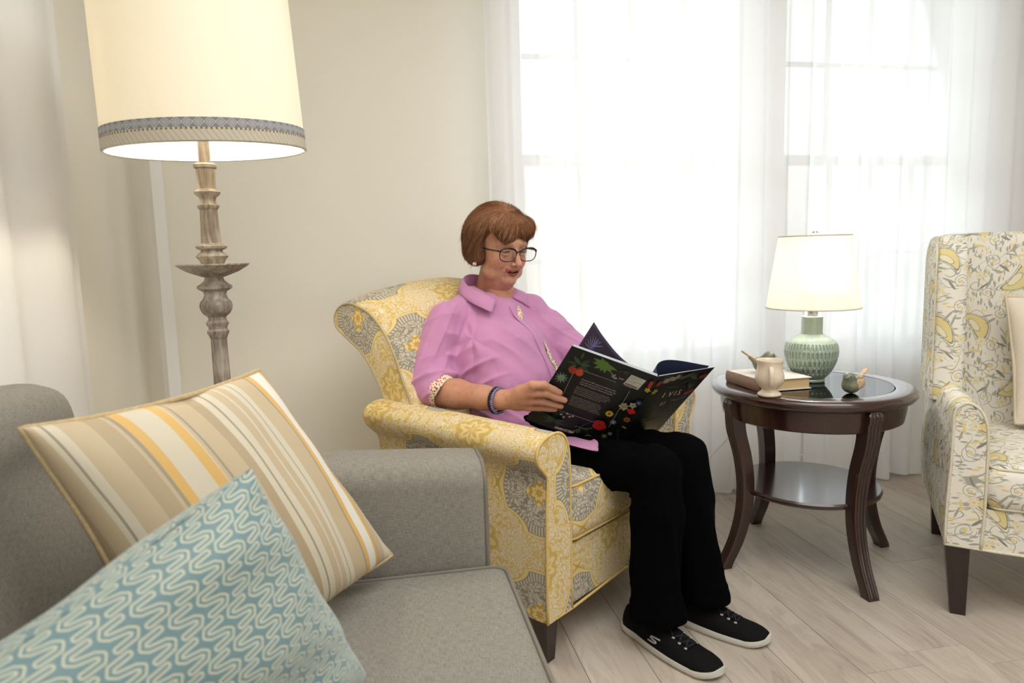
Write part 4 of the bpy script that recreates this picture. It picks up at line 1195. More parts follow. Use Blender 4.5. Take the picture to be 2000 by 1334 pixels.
def relax(V, F, it=2, lam=.5):
    """Laplacian smoothing on the quad mesh."""
    for _ in range(it):
        acc = np.zeros_like(V); cnt = np.zeros(len(V))
        for a, b in ((0, 1), (1, 2), (2, 3), (3, 0)):
            np.add.at(acc, F[:, a], V[F[:, b]]); np.add.at(acc, F[:, b], V[F[:, a]]); np.add.at(cnt, F[:, a], 1); np.add.at(cnt, F[:, b], 1)
        V = V+(acc/np.maximum(cnt, 1)[:, None]-V)*lam
    return V
def normals(V, F):
    n = np.cross(V[F[:, 2]]-V[F[:, 0]], V[F[:, 3]]-V[F[:, 1]]); N = np.zeros_like(V)
    for k in range(4): np.add.at(N, F[:, k], n)
    return N/(np.linalg.norm(N, axis=1)[:, None]+1e-12)

def bird(loc, rz, label, look=0.0, sc=1.0):
    r = tag(empty('bird_figurine', loc, rz), label, 'figurine'); r.scale = (sc, sc, sc)
    f = Field((-.05, -.035, -.004), (.06, .035, .075), .0015)
    f.ell((0, 0, .026), (.030, .0235, .0245), .01); f.ell((.014, look*.004, .050), (.0165, .0155, .0150), .012)
    f.cap((-.015, 0, .030), (-.040, 0, .048), .011, .006, .012)
    f.cap((.027, look*.012, .051), (.036, look*.017, .049), .0042, .0012, .003)
    V, F = f.mesh(); V = relax(V, F, 2)
    np_mesh('body', V, F, M_BIRD, r)
    for s in (-1, 1):
        f = Field((-.06, -.03, .0), (.03, .03, .07), .0015)
        f.ell((-.008, s*.020, .030), (.021, .0058, .0145), .004, rot=np.array(Euler((0, radians(28), s*radians(-14))).to_matrix()))
        V, F = f.mesh(); np_mesh('wing', V, F, M_WINGC, r)
    f = Field((-.075, -.02, .03), (-.02, .02, .08), .0015)
    f.cap((-.030, 0, .044), (-.060, 0, .064), .008, .0075, .004, flat=((0.55, 0, .83), 2.2))
    V, F = f.mesh(); np_mesh('tail', V, F, M_WINGC, r)
    eye = plain('bird_eye', srgb(30, 28, 24), .2)
    for s in (-1, 1):
        bm = bmesh.new(); bmesh.ops.create_uvsphere(bm, u_segments=10, v_segments=8, radius=.0018); from_bm('eye', bm, eye, r, True, (.023, s*.0125+look*.006, .054))
bird((1.495, 1.945, TZ-.0028), radians(-165), 'green glazed ceramic bird with tan wings near the table edge', .6, 1.12)
bird((1.312, 2.16, TZ+.0390), radians(-12), 'green glazed ceramic bird perched on the cream book behind the mug', 0, 1.22)
# ------------------------------------------------------------------ the reader
CH = (.42, 1.70, 0); CA = radians(37.8)
PERSON = tag(empty('person', CH, CA), 'person with short auburn hair, glasses and pink shirt, seated in the yellow armchair reading', 'person')
def m_skin():
    M = Mat('skin', .5, spec=.35); a = M.node('ShaderNodeVertexColor', layer_name='tint'); o = M.coord('Object')
    n = M.noise(o, 60.0, 4); n2 = M.noise(o, 14.0, 3)
    c = M.mix(below(n2, .42, .12)*.22, a.outputs[0], srgb(176, 104, 84)); c = M.mix(above(n, .60, .06)*.20, c, srgb(140, 92, 70)); M.color(c)
    M.b.inputs['Subsurface Weight'].default_value = .12; M.b.inputs['Subsurface Radius'].default_value = (.012, .004, .002); M.b.inputs['Subsurface Scale'].default_value = .5
    M.bump(M.noise(o, 320.0, 3)*.6+M.noise(M.mapping(o, (90, 90, 260)), 1.0, 3)*.4, .0011, .6); return M.m
M_SKIN = m_skin()
SK = np.array(srgb(200, 150, 124)); LIP = np.array(srgb(140, 44, 48)); BLUSH = np.array(srgb(214, 132, 116)); DARK = np.array(srgb(60, 24, 22)); BROW = np.array(srgb(150, 104, 78))
def m_cloth_pink():
    M = Mat('pink_cotton_shirt', .75, spec=.25); o = M.coord('Object'); x, y, z = M.xyz(o)
    M.color(M.mix(M.noise(o, 9.0, 2), srgb(190, 130, 174), srgb(200, 142, 184))); M.b.inputs['Sheen Weight'].default_value = .25
    M.bump(M.noise(o, 700.0, 2), .0003, .5); return M.m
M_PINK = m_cloth_pink()
def m_liberty():
    M = Mat('floral_print_cotton', .8); o = M.coord('Object')
    v = M.voro(o, 150.0, 'F1', 1.0); c = M.ramp(E(M.node('ShaderNodeSeparateColor').outputs[0]) if False else M.xyz(v.outputs['Color'])[0], [(0, srgb(196, 52, 60)), (.2, srgb(60, 120, 130)), (.32, srgb(70, 60, 70)), (.45, srgb(220, 120, 60)), (.6, srgb(170, 60, 90)), (.8, srgb(120, 140, 80))], 'CONSTANT')
    M.color(M.mix(below(E(v.outputs['Distance']), .42, .1), srgb(232, 214, 190), c)); return M.m
M_FLORAL = m_liberty()
M_BLACK = plain('black_knit_trousers', srgb(5, 5, 7), .95, var=.1, scale=60, spec=.04)
M_HAIR = Mat('auburn_hair', .42, spec=.5)
_a = M_HAIR.node('ShaderNodeVertexColor', layer_name='tint'); M_HAIR.color(_a.outputs[0]); M_HAIR = M_HAIR.m

# ---- head, built around its own origin: x to her right, y forward, z up
HS = 1.04
phi = radians(17)
fw_ = np.array([-sin(phi), -cos(phi), 0]); rt_ = np.array([-cos(phi), sin(phi), 0])
HO = np.array([.389, .508, 1.157])
pit = radians(-15)
def head_xf(V):
    V = np.asarray(V, float)*HS
    y = V[:, 1]*cos(pit)-V[:, 2]*sin(pit); z = V[:, 1]*sin(pit)+V[:, 2]*cos(pit)
    # pitch about the ears, then turn
    return HO+V[:, :1]*rt_+y[:, None]*fw_+z[:, None]*np.array([0, 0, 1.])
def head():
    f = Field((-.09, -.11, -.22), (.09, .135, .14), .0017)
    f.ell((0, -.005, .035), (.073, .094, .088), .01)
    f.ell((0, .030, -.030), (.063, .062, .082), .03)
    f.ell((0, .030, -.078), (.052, .050, .032), .03)
    f.ell((0, .079, -.100), (.021, .017, .016), .020)
    for s in (-1, 1):
        f.ell((s*.040, .055, -.040), (.021, .024, .022), .022)
        f.cap((s*.012, .086, .022), (s*.045, .070, .020), .010, .008, .014)
        f.ell((s*.050, .030, -.085), (.014, .03, .018), .02)      # jowl
    for s in (-1, 1):
        f.ell((s*.032, .098, -.001), (.017, .014, .0125), .012, mode='sub')
        f.ell((s*.0315, .0765, -.002), (.0150, .0135, .0128), .004)
        # upper and lower lid folds
        f.path([(s*.018, .0885, .002), (s*.026, .0925, .0055), (s*.034, .0920, .0055), (s*.043, .0850, .001)], [.0016, .0022, .0022, .0014], .003)
        f.path([(s*.019, .0875, -.008), (s*.028, .0905, -.012), (s*.037, .0880, -.0115), (s*.044, .0820, -.007)], [.0014, .002, .002, .0014], .004)
        f.path([(s*.018, .0885, -.0035), (s*.026, .0925, -.005), (s*.034, .0918, -.005), (s*.043, .0845, -.0025)], [.0008, .0011, .0011, .0008], .0015, 'sub')
    # nose
    f.path([(0, .090, .008), (0, .105, -.012), (0, .121, -.031)], [.0080, .0076, .0092], .010)
    f.ell((0, .122, -.035), (.0100, .0100, .0088), .006)
    for s in (-1, 1):
        f.ell((s*.0118, .106, -.039), (.0068, .0100, .0068), .005)
        f.ell((s*.0062, .112, -.0455), (.0032, .0042, .0030), .002, mode='sub')
    # mouth: muzzle, opening, lips
    f.ell((0, .078, -.062), (.027, .020, .020), .018)
    f.path([(-.0235, .0862, -.0615), (-.013, .0925, -.0678), (0, .0955, -.0708), (.013, .0925, -.0678), (.0235, .0862, -.0615)], [.0026, .0042, .0048, .0042, .0026], .003, 'sub')
    f.path([(-.029, .080, -.0568), (-.015, .0925, -.0622), (0, .0965, -.0638), (.015, .0925, -.0622), (.029, .080, -.0568)], [.0016, .0025, .0027, .0025, .0016], .003)
    f.path([(-.0275, .080, -.0630), (-.014, .0912, -.0748), (0, .0950, -.0785), (.014, .0912, -.0748), (.0275, .080, -.0630)], [.0018, .0034, .0040, .0034, .0018], .003)
    for s in (-1, 1):
        # smile lines, lines beside the mouth and crow's feet
        f.path([(s*.0185, .1005, -.037), (s*.028, .0925, -.048), (s*.0345, .0850, -.060), (s*.0360, .080, -.072)], [.0022, .0026, .0022, .0010], .007, 'sub')
        f.path([(s*.028, .085, -.075), (s*.026, .081, -.090)], [.0020, .0016], .006, 'sub')
        f.path([(s*.052, .071, .002), (s*.060, .058, .006)], [.0009, .0006], .003, 'sub')
        f.path([(s*.052, .070, -.005), (s*.061, .056, -.008)], [.0009, .0006], .003, 'sub')
        f.path([(s*.024, .089, -.018), (s*.036, .086, -.021), (s*.046, .076, -.016)], [.0010, .0013, .0008], .004, 'sub')
    for s in (-1, 1): f.cap((s*.004, .0985, .012), (s*.005, .0975, .024), .0008, .0006, .003, 'sub')
    # ears
    for s in (-1, 1):
        f.ell((s*.068, -.010, -.010), (.008, .015, .028), .006)
        f.ell((s*.070, -.006, -.040), (.006, .008, .010), .006)
    # neck and soft under-chin
    f.cap((0, -.022, -.070), (0, -.045, -.215), .045, .054, .028)
    f.ell((0, .030, -.112), (.038, .040, .020), .028); f.ell((0, .016, -.132), (.040, .044, .034), .025)
    f.path([(-.012, .035, -.125), (-.014, .012, -.19)], [.007, .006], .014); f.path([(.012, .035, -.125), (.014, .012, -.19)], [.007, .006], .014)
    V, F = f.mesh(); V = relax(V, F, 1, .45)
    x, y, z = V.T
    C = np.tile(SK, (len(V), 1))
    def blend(m, c):
        m = np.clip(m, 0, 1)[:, None]; C[:] = C*(1-m)+c*m
    g = lambda cx, cy, cz, sx, sy, sz: np.exp(-(((np.abs(x)-cx)/sx)**2+((y-cy)/sy)**2+((z-cz)/sz)**2))
    blend(g(.042, .07, -.034, .022, .04, .018)*.55, BLUSH); blend(g(0, .115, -.034, .014, .02, .012)*.4, BLUSH)
    blend(g(.031, .088, .001, .018, .02, .009)*.30, np.array(srgb(176, 118, 100)))
    # brows
    blend(np.exp(-(((z-(.0225-((np.abs(x)-.030)/.035)**2*.006))/.0035)**2))*(np.abs(x) > .012)*(np.abs(x) < .050)*(y > .06)*.55, BROW)
    # lips, following the mouth curve
    zc = -.0705+.0105*(np.abs(x)/.027)**2
    rl = (y > .078)*(np.abs(x) < .0275)
    up = rl*np.exp(-((z-(-.0635+.0068*(np.abs(x)/.029)**2))/.0030)**4); lo = rl*np.exp(-((z-(-.0780+.0150*(np.abs(x)/.027)**2))/.0038)**4)
    blend(up*.8, LIP); blend(lo*.95, LIP)
    blend(rl*(np.abs(x) < .020)*(np.abs(z-zc) < .0036)*(y < .0935), DARK)
    # lash line
    zl = -.0042+.0012*((np.abs(x)-.030)/.012)**2
    blend((y > .075)*(np.abs(np.abs(x)-.031) < .0135)*np.exp(-((z-zl)/.0022)**2)*1.0, DARK*.6)
    blend(((z < -.108)*(y > -.02))*.20, np.array(srgb(196, 130, 110)))
    return V, F, C
HV, HF, HC = head()
BODY = [(head_xf(HV), HF, HC)]

# ---- right hand on the edge of the back cover, wrist and forearm; left hand behind the front cover
def arm_hand(elbow, wrist, fingers, thumb, palm_in, rs, wr_r=.031, up=None):
    lo = np.min([elbow, wrist]+[p for fg in fingers for p in fg]+thumb, axis=0)-.07; hi = np.max([elbow, wrist]+[p for fg in fingers for p in fg]+thumb, axis=0)+.07
    f = Field(lo, hi, .0022)
    e, w = np.array(elbow), np.array(wrist)
    f.path([e+(e-w)*.15, e, e+(w-e)*.35, e+(w-e)*.75, w], [.048, .047, .045, .035, wr_r], .02)
    for k, fg in enumerate(fingers):
        fg = [np.array(p) for p in fg]; r = rs[k]
        f.path([w+(fg[0]-w)*.10, w+(fg[0]-w)*.6, fg[0]], [.019, .0150, r*1.30], .016)
        f.path(fg, [r*1.28, r*1.10, r*1.0, r*.86], .0032)
        f.ell(fg[1], (r*1.10,)*3, .006)
    f.ell(w+(np.mean([fg[0] for fg in fingers], axis=0)-w)*.55+np.array(palm_in), (.026, .026, .026), .02)
    f.path([np.array(p) for p in thumb], [.0175, .0140, .0125, .0105], .012)
    # tendons
    for fg in fingers[:3]:
        a = w+(np.array(fg[0])-w)*.35; b = np.array(fg[0]); o = np.array(up if up is not None else (0, 0, 0))
        f.cap(a+o*.012, b+o*.006, .0032, .0036, .007)
    V, F = f.mesh(); V = relax(V, F, 1, .4)
    C = np.tile(SK*np.array([.95, .90, .88]), (len(V), 1))
    for fg in fingers:
        for p, s, am in ((fg[0], .010, .35), (fg[1], .008, .3)):
            m = np.exp(-((V-np.array(p))**2).sum(1)/s**2)*am; C = C*(1-m[:, None])+np.array(srgb(200, 120, 104))*m[:, None]
    # age spots
    r_ = np.random.RandomState(3)
    for _ in range(26):
        t = r_.rand(); p = e+(w-e)*t+r_.randn(3)*.04; m = np.exp(-((V-p)**2).sum(1)/(.004+.004*r_.rand())**2)*.5; C = C*(1-m[:, None])+np.array(srgb(168, 104, 80))*m[:, None]
    return V, F, C
nB = np.array([-.778, -.453, -.435])       # outward normal of the back cover
R_F = [[(.1250, .160, .7440), (.1430, .1335, .7440), (.1750, .1225, .7265), (.1915, .1140, .7165)],
       [(.1310, .169, .7190), (.1550, .1380, .7190), (.1868, .1230, .7015), (.2085, .1090, .6915)],
       [(.1390, .184, .6930), (.1620, .1560, .6910), (.1900, .1390, .6790), (.2110, .1245, .6705)],
       [(.1490, .200, .6690), (.1700, .1745, .6680), (.1918, .1560, .6630), (.2060, .1435, .6600)]]
BODY.append(arm_hand((.096, .545, .688), (.108, .272, .691), R_F, [(.122, .240, .700), (.158, .215, .712), (.190, .190, .715), (.215, .168, .712)], (.012, .006, 0), (.0112, .0110, .0104, .0092), .0305, up=nB))
L_F = [[(.500, .045, 0.703), (.470, .020, 0.710), (.450, .000, 0.704), (.432, -.012, 0.696)], [(.505, .030, 0.683), (.478, .000, 0.686), (.458, -.018, 0.680), (.438, -.030, 0.670)],
       [(.512, .022, 0.660), (.488, -.008, 0.661), (.470, -.025, 0.654), (.452, -.036, 0.645)], [(.520, .022, 0.638), (.500, -.002, 0.636), (.484, -.018, 0.630), (.470, -.028, 0.623)]]
BODY.append(arm_hand((.585, .265, .728), (.550, .115, .680), L_F, [(.535, .09, 0.698), (.505, .075, 0.720), (.485, .055, 0.730), (.468, .038, 0.736)], (0, 0, 0), (.0096, .0098, .0092, .0080)))
def torso_core():
    f = Field((.2, .32, .52), (.60, .62, 1.03), .007)
    f.ell((.39, .52, .83), (.14, .075, .12), .03); f.ell((.39, .46, .66), (.13, .11, .12), .05); f.cap((.40, .545, .90), (.402, .53, 1.0), .055, .05, .03)
    V, F = f.mesh(); return V, F, np.tile(SK, (len(V), 1))
BODY.append(torso_core())
def join(parts):
    o = 0; Vs, Fs, Cs = [], [], []
    for V, F, C in parts: Vs.append(V); Fs.append(F+o); Cs.append(C); o += len(V)
    return np.concatenate(Vs), np.concatenate(Fs), np.concatenate(Cs)
_V, _F, _C = join(BODY)
np_mesh('body', _V, _F, M_SKIN, PERSON, colors=_C)
# fingernails
def nails():
    V, F = [], []
    for fg in R_F[1:]:
        a, b = np.array(fg[2]), np.array(fg[3]); d = (b-a)/np.linalg.norm(b-a); n = nB/np.linalg.norm(nB); s = np.cross(d, n); c = b+n*.0070+d*.001
        base = len(V)
        for i in range(5):
            for j in range(5):
                p, q = -1+.5*i, -1+.5*j; w = .0042*(1-.25*max(0, p)**2)
                V.append(c+d*p*.0052+s*q*w-n*(.0012*q*q+.0010*max(0, p)**2))
        for i in range(4):
            for j in range(4): a_ = base+i*5+j; F.append((a_, a_+1, a_+6, a_+5))
    return mesh_obj('fingernails', V, F, plain('nail', srgb(226, 184, 164), .3), PERSON)
nails()
# teeth: a small curved plate behind the lips
def teeth():
    P = []
    for i in range(13):
        t = -1+2*i/12; P.append((t*.021, .0905-.009*t*t, -.0655+.003*t*t))
    V, F = [], []
    for i, p in enumerate(P):
        for dz in (0.0, -.0042): V.append((p[0], p[1], p[2]+dz))
    for i in range(12): F.append((2*i, 2*i+1, 2*i+3, 2*i+2))
    mesh_obj('teeth', head_xf(V), F, plain('tooth_enamel', srgb(206, 190, 168), .3), PERSON)
teeth()

# ---- hair
def hair():
    h = .0026
    f = Field((-.125, -.155, -.13), (.125, .14, .175), h)
    f.ell((0, -.030, .047), (.093, .110, .086), .01)
    for s in (-1, 1):
        f.ell((s*.074, -.040, .004), (.028, .058, .076), .03)
        f.ell((s*.072, -.038, -.034), (.028, .050, .034), .02)
    f.ell((0, -.108, .002), (.080, .052, .080), .03)
    f.ell((0, -.098, -.042), (.070, .054, .036), .02)
    # fringe, swept from the parting
    f.ell((.020, .064, .074), (.058, .034, .038), .025); f.ell((-.040, .056, .066), (.042, .032, .040), .02)
    f.ell((.028, .086, .053), (.026, .013, .025), .012); f.ell((-.030, .080, .058), (.026, .012, .014), .012)
    # open the face
    f.ell((0, .120, -.052), (.080, .085, .084), .012, mode='sub')
    for s in (-1, 1): f.ell((s*.074, .050, .006), (.030, .040, .048), .010, mode='sub')
    f.ell((0, .02, -.13), (.055, .10, .065), .02, mode='sub')
    for s in (-1, 1): f.ell((s*.080, -.010, -.016), (.014, .024, .040), .008)
    V, F = f.mesh(); V = relax(V, F, 2)
    N = normals(V, F)
    rs = np.random.RandomState(5)
    crown = np.array([.012, .030, .150])
    col_a, col_b, col_c = np.array(srgb(132, 82, 52)), np.array(srgb(168, 116, 80)), np.array(srgb(210, 170, 134))
    def flow(P, Nn):
        d = P-crown; d[:, 2] *= .7; d = d/np.linalg.norm(d, axis=1)[:, None]
        d[:, 2] -= .85*np.clip((.13-P[:, 2])/.10, 0, 1)
        # the fringe sweeps outwards from the parting, the sides curve back over the ears
        fr = np.clip((P[:, 1]-.03)/.05, 0, 1); d[:, 0] += fr*np.sign(P[:, 0]-.0)*.35; 
        sd = np.clip(-P[:, 2]/.05, 0, 1)*np.clip((P[:, 1]+.05)/.05, 0, 1); d[:, 1] -= .25*sd
        d -= Nn*(d*Nn).sum(1)[:, None]; return d/(np.linalg.norm(d, axis=1)[:, None]+1e-9)
    # groove the base along the flow
    D = flow(V.copy(), N); S = np.cross(N, D); ph = (V*S).sum(1)
    ang = np.arctan2(V[:, 0]-crown[0], V[:, 1]-crown[1])
    V = V+N*(.0016*np.sin(ang*46+V[:, 2]*40)+.0010*np.sin(ang*97+V[:, 2]*70))[:, None]
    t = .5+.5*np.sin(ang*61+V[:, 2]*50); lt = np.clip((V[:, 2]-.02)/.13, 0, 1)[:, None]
    C = (col_a*(1-t[:, None])+col_b*t[:, None])*(.60+.66*lt)  # light from above painted in: tint brightens towards the crown
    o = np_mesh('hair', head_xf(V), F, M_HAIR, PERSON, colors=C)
    # single locks
    g = np.stack(np.gradient(f.f, h), -1)
    def samp(P):
        q = (P-f.lo)/h; i = np.clip(np.round(q).astype(int), 0, f.n-1); return f.f[i[:, 0], i[:, 1], i[:, 2]], g[i[:, 0], i[:, 1], i[:, 2]]
    M = 12000
    idx = rs.randint(0, len(V), M); P = V[idx].copy(); keep = ~((P[:, 1] > .0) & (P[:, 2] < .0)); P = P[keep]; M = len(P)
    steps = 9; L = rs.uniform(.03, .062, M)*np.where(P[:, 2] < -.03, .5, 1); off = rs.uniform(.0003, .0042, M)+(rs.rand(M) < .03)*.005
    P += rs.randn(M, 3)*.002
    track = [P.copy()]
    jit = rs.randn(M, 3)*.10
    for k in range(steps):
        d, G = samp(P); Nn = G/(np.linalg.norm(G, axis=1)[:, None]+1e-6)
        D = flow(P.copy(), Nn)+jit; D /= np.linalg.norm(D, axis=1)[:, None]
        P = P+D*(L/steps)[:, None]; d, G = samp(P); Nn = G/(np.linalg.norm(G, axis=1)[:, None]+1e-6)
        lift = off*(1+1.2*(k/steps)**2)
        P = P-Nn*np.clip(d-lift, -.006, .0030)[:, None]
        track.append(P.copy())
    T = np.stack(track, 1)    # M, steps+1, 3
    r = rs.uniform(.0003, .0006, M)
    Vs = []; n = steps+1
    for q in range(3):
        a = 2*pi*q/3; tt = np.linspace(0, 1, n); taper = np.clip(np.minimum(1, 1.25-tt**1.5*1.1), .12, 1)
        offv = np.array([cos(a), sin(a), .4*sin(a+1)])
        Vs.append(T+offv[None, None, :]*(r[:, None]*taper[None, :])[:, :, None])
    W = np.stack(Vs, 2).reshape(-1, 3)
    base = (np.arange(M)*n*3)[:, None]+(np.arange(steps)*3)[None, :]; base = base.ravel()
    Fs = np.concatenate([np.stack([base+q, base+(q+1) % 3, base+3+(q+1) % 3, base+3+q], 1) for q in range(3)])
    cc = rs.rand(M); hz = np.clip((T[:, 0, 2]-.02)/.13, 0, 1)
    cl = np.where(cc[:, None] < .35, col_a, np.where(cc[:, None] < .88, col_b, col_c))*(.62+.66*hz[:, None])*(1+.07*rs.randn(M, 1))  # strands carry the same painted top light, brighter near the crown
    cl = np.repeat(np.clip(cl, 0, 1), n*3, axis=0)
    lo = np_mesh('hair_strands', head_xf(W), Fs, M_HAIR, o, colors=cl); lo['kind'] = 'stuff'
hair()

# ---- glasses
M_TORT = Mat('dark_tortoise_acetate', .18); _o = M_TORT.coord('Object'); M_TORT.color(M_TORT.ramp(M_TORT.noise(_o, 170.0, 2), [(.50, srgb(17, 13, 17)), (.68, srgb(64, 42, 32))])); M_TORT = M_TORT.m
def m_lens():
    M = Mat('spectacle_lens'); M.nt.nodes.remove(M.b)
    t = M.node('ShaderNodeBsdfTransparent'); t.inputs[0].default_value = (.97, .97, .98, 1)
    g = M.node('ShaderNodeBsdfGlossy'); g.inputs['Roughness'].default_value = .03
    mx = M.node('ShaderNodeMixShader'); mx.inputs[0].default_value = .10; M.link(t.outputs[0], mx.inputs[1]); M.link(g.outputs[0], mx.inputs[2])
    M.link(mx.outputs[0], M.out.inputs[0]); return M.m
M_LENS = m_lens()
def glasses():
    r = empty('glasses', (0, 0, 0), 0, PERSON)
    W, H_ = .0312, .0212
    for s in (-1, 1):
        P = []
        for k in range(40):
            a = 2*pi*k/40; c_, s_ = cos(a), sin(a); e = .72
            x = W*abs(c_)**e*np.sign(c_); z = H_*abs(s_)**e*np.sign(s_)
            z += .0015*(x*1/W) if s_ > 0 else 0; x *= (1.0 if z > 0 else .90+.1*(1+z/H_))
            P.append((s*(.0372+x), .1115-.001*(abs(.0362+x)/.06)**2, -.0065+z))
        P = np.array(P); 
        rr = [.0030 if p[2] > .004 else .0015 for p in P]
        V, F = tube_vf(P, rr, 8, True); mesh_obj('rim', head_xf(V), F, M_TORT, r)
        c = P.mean(0); Vl = [c]+[p for p in P]; mesh_obj('lens', head_xf(Vl), [(0, i+1, (i+1) % 40+1) for i in range(40)], M_LENS, r)
        T = catmull([(s*.0670, .1095, .006), (s*.0715, .1060, .006), (s*.0740, .096, .005), (s*.0765, .05, -.002), (s*.0785, .005, -.006), (s*.077, -.015, -.014), (s*.075, -.025, -.024)], 6)
        V, F = tube_vf(T, [.0030-.0012*i/len(T) for i in range(len(T))], 8); mesh_obj('temple', head_xf(V), F, M_TORT, r)
    V, F = tube_vf(catmull([(-.0085, .1115, .001), (-.004, .1150, .0040), (0, .1160, .0050), (.004, .1150, .0040), (.0085, .1115, .001)], 4), .0021, 8); mesh_obj('bridge', head_xf(V), F, M_TORT, r)
glasses()
def pearl():
    bm = bmesh.new(); bmesh.ops.create_uvsphere(bm, u_segments=20, v_segments=14, radius=.0075)
    p = head_xf([(.0890, -.006, -.064)])[0]
    from_bm('earring', bm, plain('pearl', srgb(232, 222, 214), .2), PERSON, True, tuple(p))
pearl()

# ---- shirt
def fold(P, a, d, wl, sharp=2.0):
    """ridged fold value along direction d with wavelength wl"""
    ph = (P@np.array(d))/wl*2*pi+a; return (1-np.abs(np.sin(ph/2)))**sharp
def shirt():
    f = Field((-.01, .04, .52), (.72, .68, 1.06), .005)
    f.ell((.385, .535, .84), (.165, .088, .135), .02)
    f.cap((.188, .588, .916), (.330, .586, .962), .048, .048, .04); f.cap((.330, .586, .962), (.410, .550, .962), .048, .048, .04); f.cap((.410, .550, .962), (.505, .475, .935), .048, .043, .04)
    f.ell((.362, .448, .805), (.155, .108, .100), .06)
    f.ell((.365, .430, .690), (.185, .150, .130), .06)
    f.ell((.390, .440, .590), (.190, .165, .075), .05)
    f.ell((.360, .36, .580), (.150, .140, .040), .03)
    f.ell((.245, .50, .765), (.075, .085, .105), .05)
    # sleeves
    f.path([(.186, .585, .912), (.158, .590, .850), (.124, .585, .782), (.098, .566, .708), (.090, .47, .686)], [.050, .055, .060, .068, .060], .035)
    f.path([(.503, .462, .920), (.533, .402, .850), (.560, .335, .780), (.585, .275, .738)], [.044, .051, .056, .055], .035)
    # cut sleeves open at the cuffs, cut the neck open
    cc, ca = np.array([.092, .508, .692]), np.array([.05, -.93, -.36]); f.comb((.03, .2, .60), (.20, .52, .80), lambda X, Y, Z: np.maximum(-((X-cc[0])*ca[0]+(Y-cc[1])*ca[1]+(Z-cc[2])*ca[2]), np.sqrt((X-cc[0])**2+(Z-cc[2])**2+0*Y)-.080), .001, 'sub')
    f.cap((.620, .262, .733), (.60, .20, .72), .075, .075, .001, 'sub')
    f.ell((.375, .490, .925), (.052, .045, .036), .03); f.ell((.378, .566, 1.045), (.062, .066, .072), .006, mode='sub')
    # the V of the open collar
    f.cap((.382, .440, .975), (.375, .405, .915), .020, .003, .006, 'sub')
    V, F = f.mesh(); V = relax(V, F, 2, .5); N = normals(V, F)
    x, y, z = V.T; d = np.zeros(len(V))
    # right sleeve: folds that wrap the arm, deepest at the elbow
    arm = np.clip((.245-x)/.05, 0, 1); el = np.exp(-((z-.74)/.07)**2)
    md_ = .5+.5*np.sin(x*75+y*50-z*22+1.0)
    d += arm*(.0135*(fold(V, .4, (.35, .75, 1.0), .078, 2)-.4)*(.35+.8*el)*md_+.0055*(fold(V, 1.3, (-.9, .9, .6), .060, 2)-.4)*(1-md_*.6))
    # armpit drag lines radiating over the chest
    c = np.array([.225, .50, .855]); q = V-c; an = np.arctan2(q[:, 2], q[:, 1]+q[:, 0]*-1.0); rr = np.linalg.norm(q, axis=1)
    d += np.exp(-(rr/.15)**2)*.011*(np.abs(np.sin(an*2.6+.9))-.5)*np.clip(rr/.07, 0, 1)
    c = np.array([.545, .42, .86]); q = V-c; an = np.arctan2(q[:, 2], q[:, 0]+q[:, 1]); rr = np.linalg.norm(q, axis=1)
    d += np.exp(-(rr/.12)**2)*.011*(np.abs(np.sin(an*2.4+.2))-.5)*np.clip(rr/.06, 0, 1)
    # long soft diagonals across the front
    fr = np.clip((.50-y)/.1, 0, 1)*np.clip((x-.2)/.05, 0, 1)
    d += fr*(.0085*(fold(V, 2.2, (.85, 0, .62), .120, 1.5)-.4)*(.5+.5*np.sin(x*22-z*30+2))+.0050*(fold(V+np.stack([.02*np.sin(z*30), 0*z, 0*z], 1), .3, (.95, 0, .35), .066, 1.6)-.4))
    d += np.clip((.66-z)/.05, 0, 1)*.006*(fold(V, .1, (.3, -.4, 1.0), .050, 1.6)-.4)
    lf = np.clip((x-.575)/.03, 0, 1); d += lf*.006*(fold(V, 1.9, (.4, -.7, .9), .050, 2)-.4)
    # shoulder seam of the right sleeve
    sm = np.exp(-(((x-.232)*.80+(y-.53)*-.25+(z-.90)*-.25)/.0028)**2)*(z > .80)*(z < 1.0); d -= sm*.0022
    d += .0012*np.sin(x*70+z*40)*np.sin(z*55-y*30)
    V = V+N*d[:, None]
    return V, F
SV, SF = shirt()
SHIRT = np_mesh('shirt', SV, SF, M_PINK, PERSON)
from mathutils.bvhtree import BVHTree
BV = BVHTree.FromPolygons([tuple(v) for v in SV], [tuple(int(i) for i in q) for q in SF])
def on_shirt(u, z, off=.002, y0=-.3, dr=(0, 1, 0)):
    h = BV.ray_cast(Vector((u, y0, z)), Vector(dr))
    if h[0] is None: return None
    return np.array(h[0])+np.array(h[1])*off*(1 if h[1].y < 0 else -1)
def strip_on_shirt(name, pts, w, m, parent, off=.002, thick=.0012, lift=0.0):
    """ribbon lying on the shirt front; pts are (u, z, halfwidth) rows"""
    V, F = [], []
    rows = []
    for u, z, hw in pts:
        row = []
        for s in (-1, -.5, 0, .5, 1):
            p = on_shirt(u+s*hw, z, off)
            if p is None: p = rows[-1][len(row)] if rows else np.array([u, .4, z])
            row.append(p)
        rows.append(row)
    R_ = np.array(rows)
    for k in range(2): R_[1:-1] = (R_[:-2]+R_[1:-1]*2+R_[2:])/4
    for r_ in R_:
        for p in r_: V.append(p)
    n = len(R_)
    for i in range(n-1):
        for j in range(4): a = i*5+j; F.append((a, a+1, a+6, a+5))
    o = mesh_obj(name, V, F, m, parent); md = o.modifiers.new('thickness', 'SOLIDIFY'); md.thickness = thick; md.offset = 0
    return o
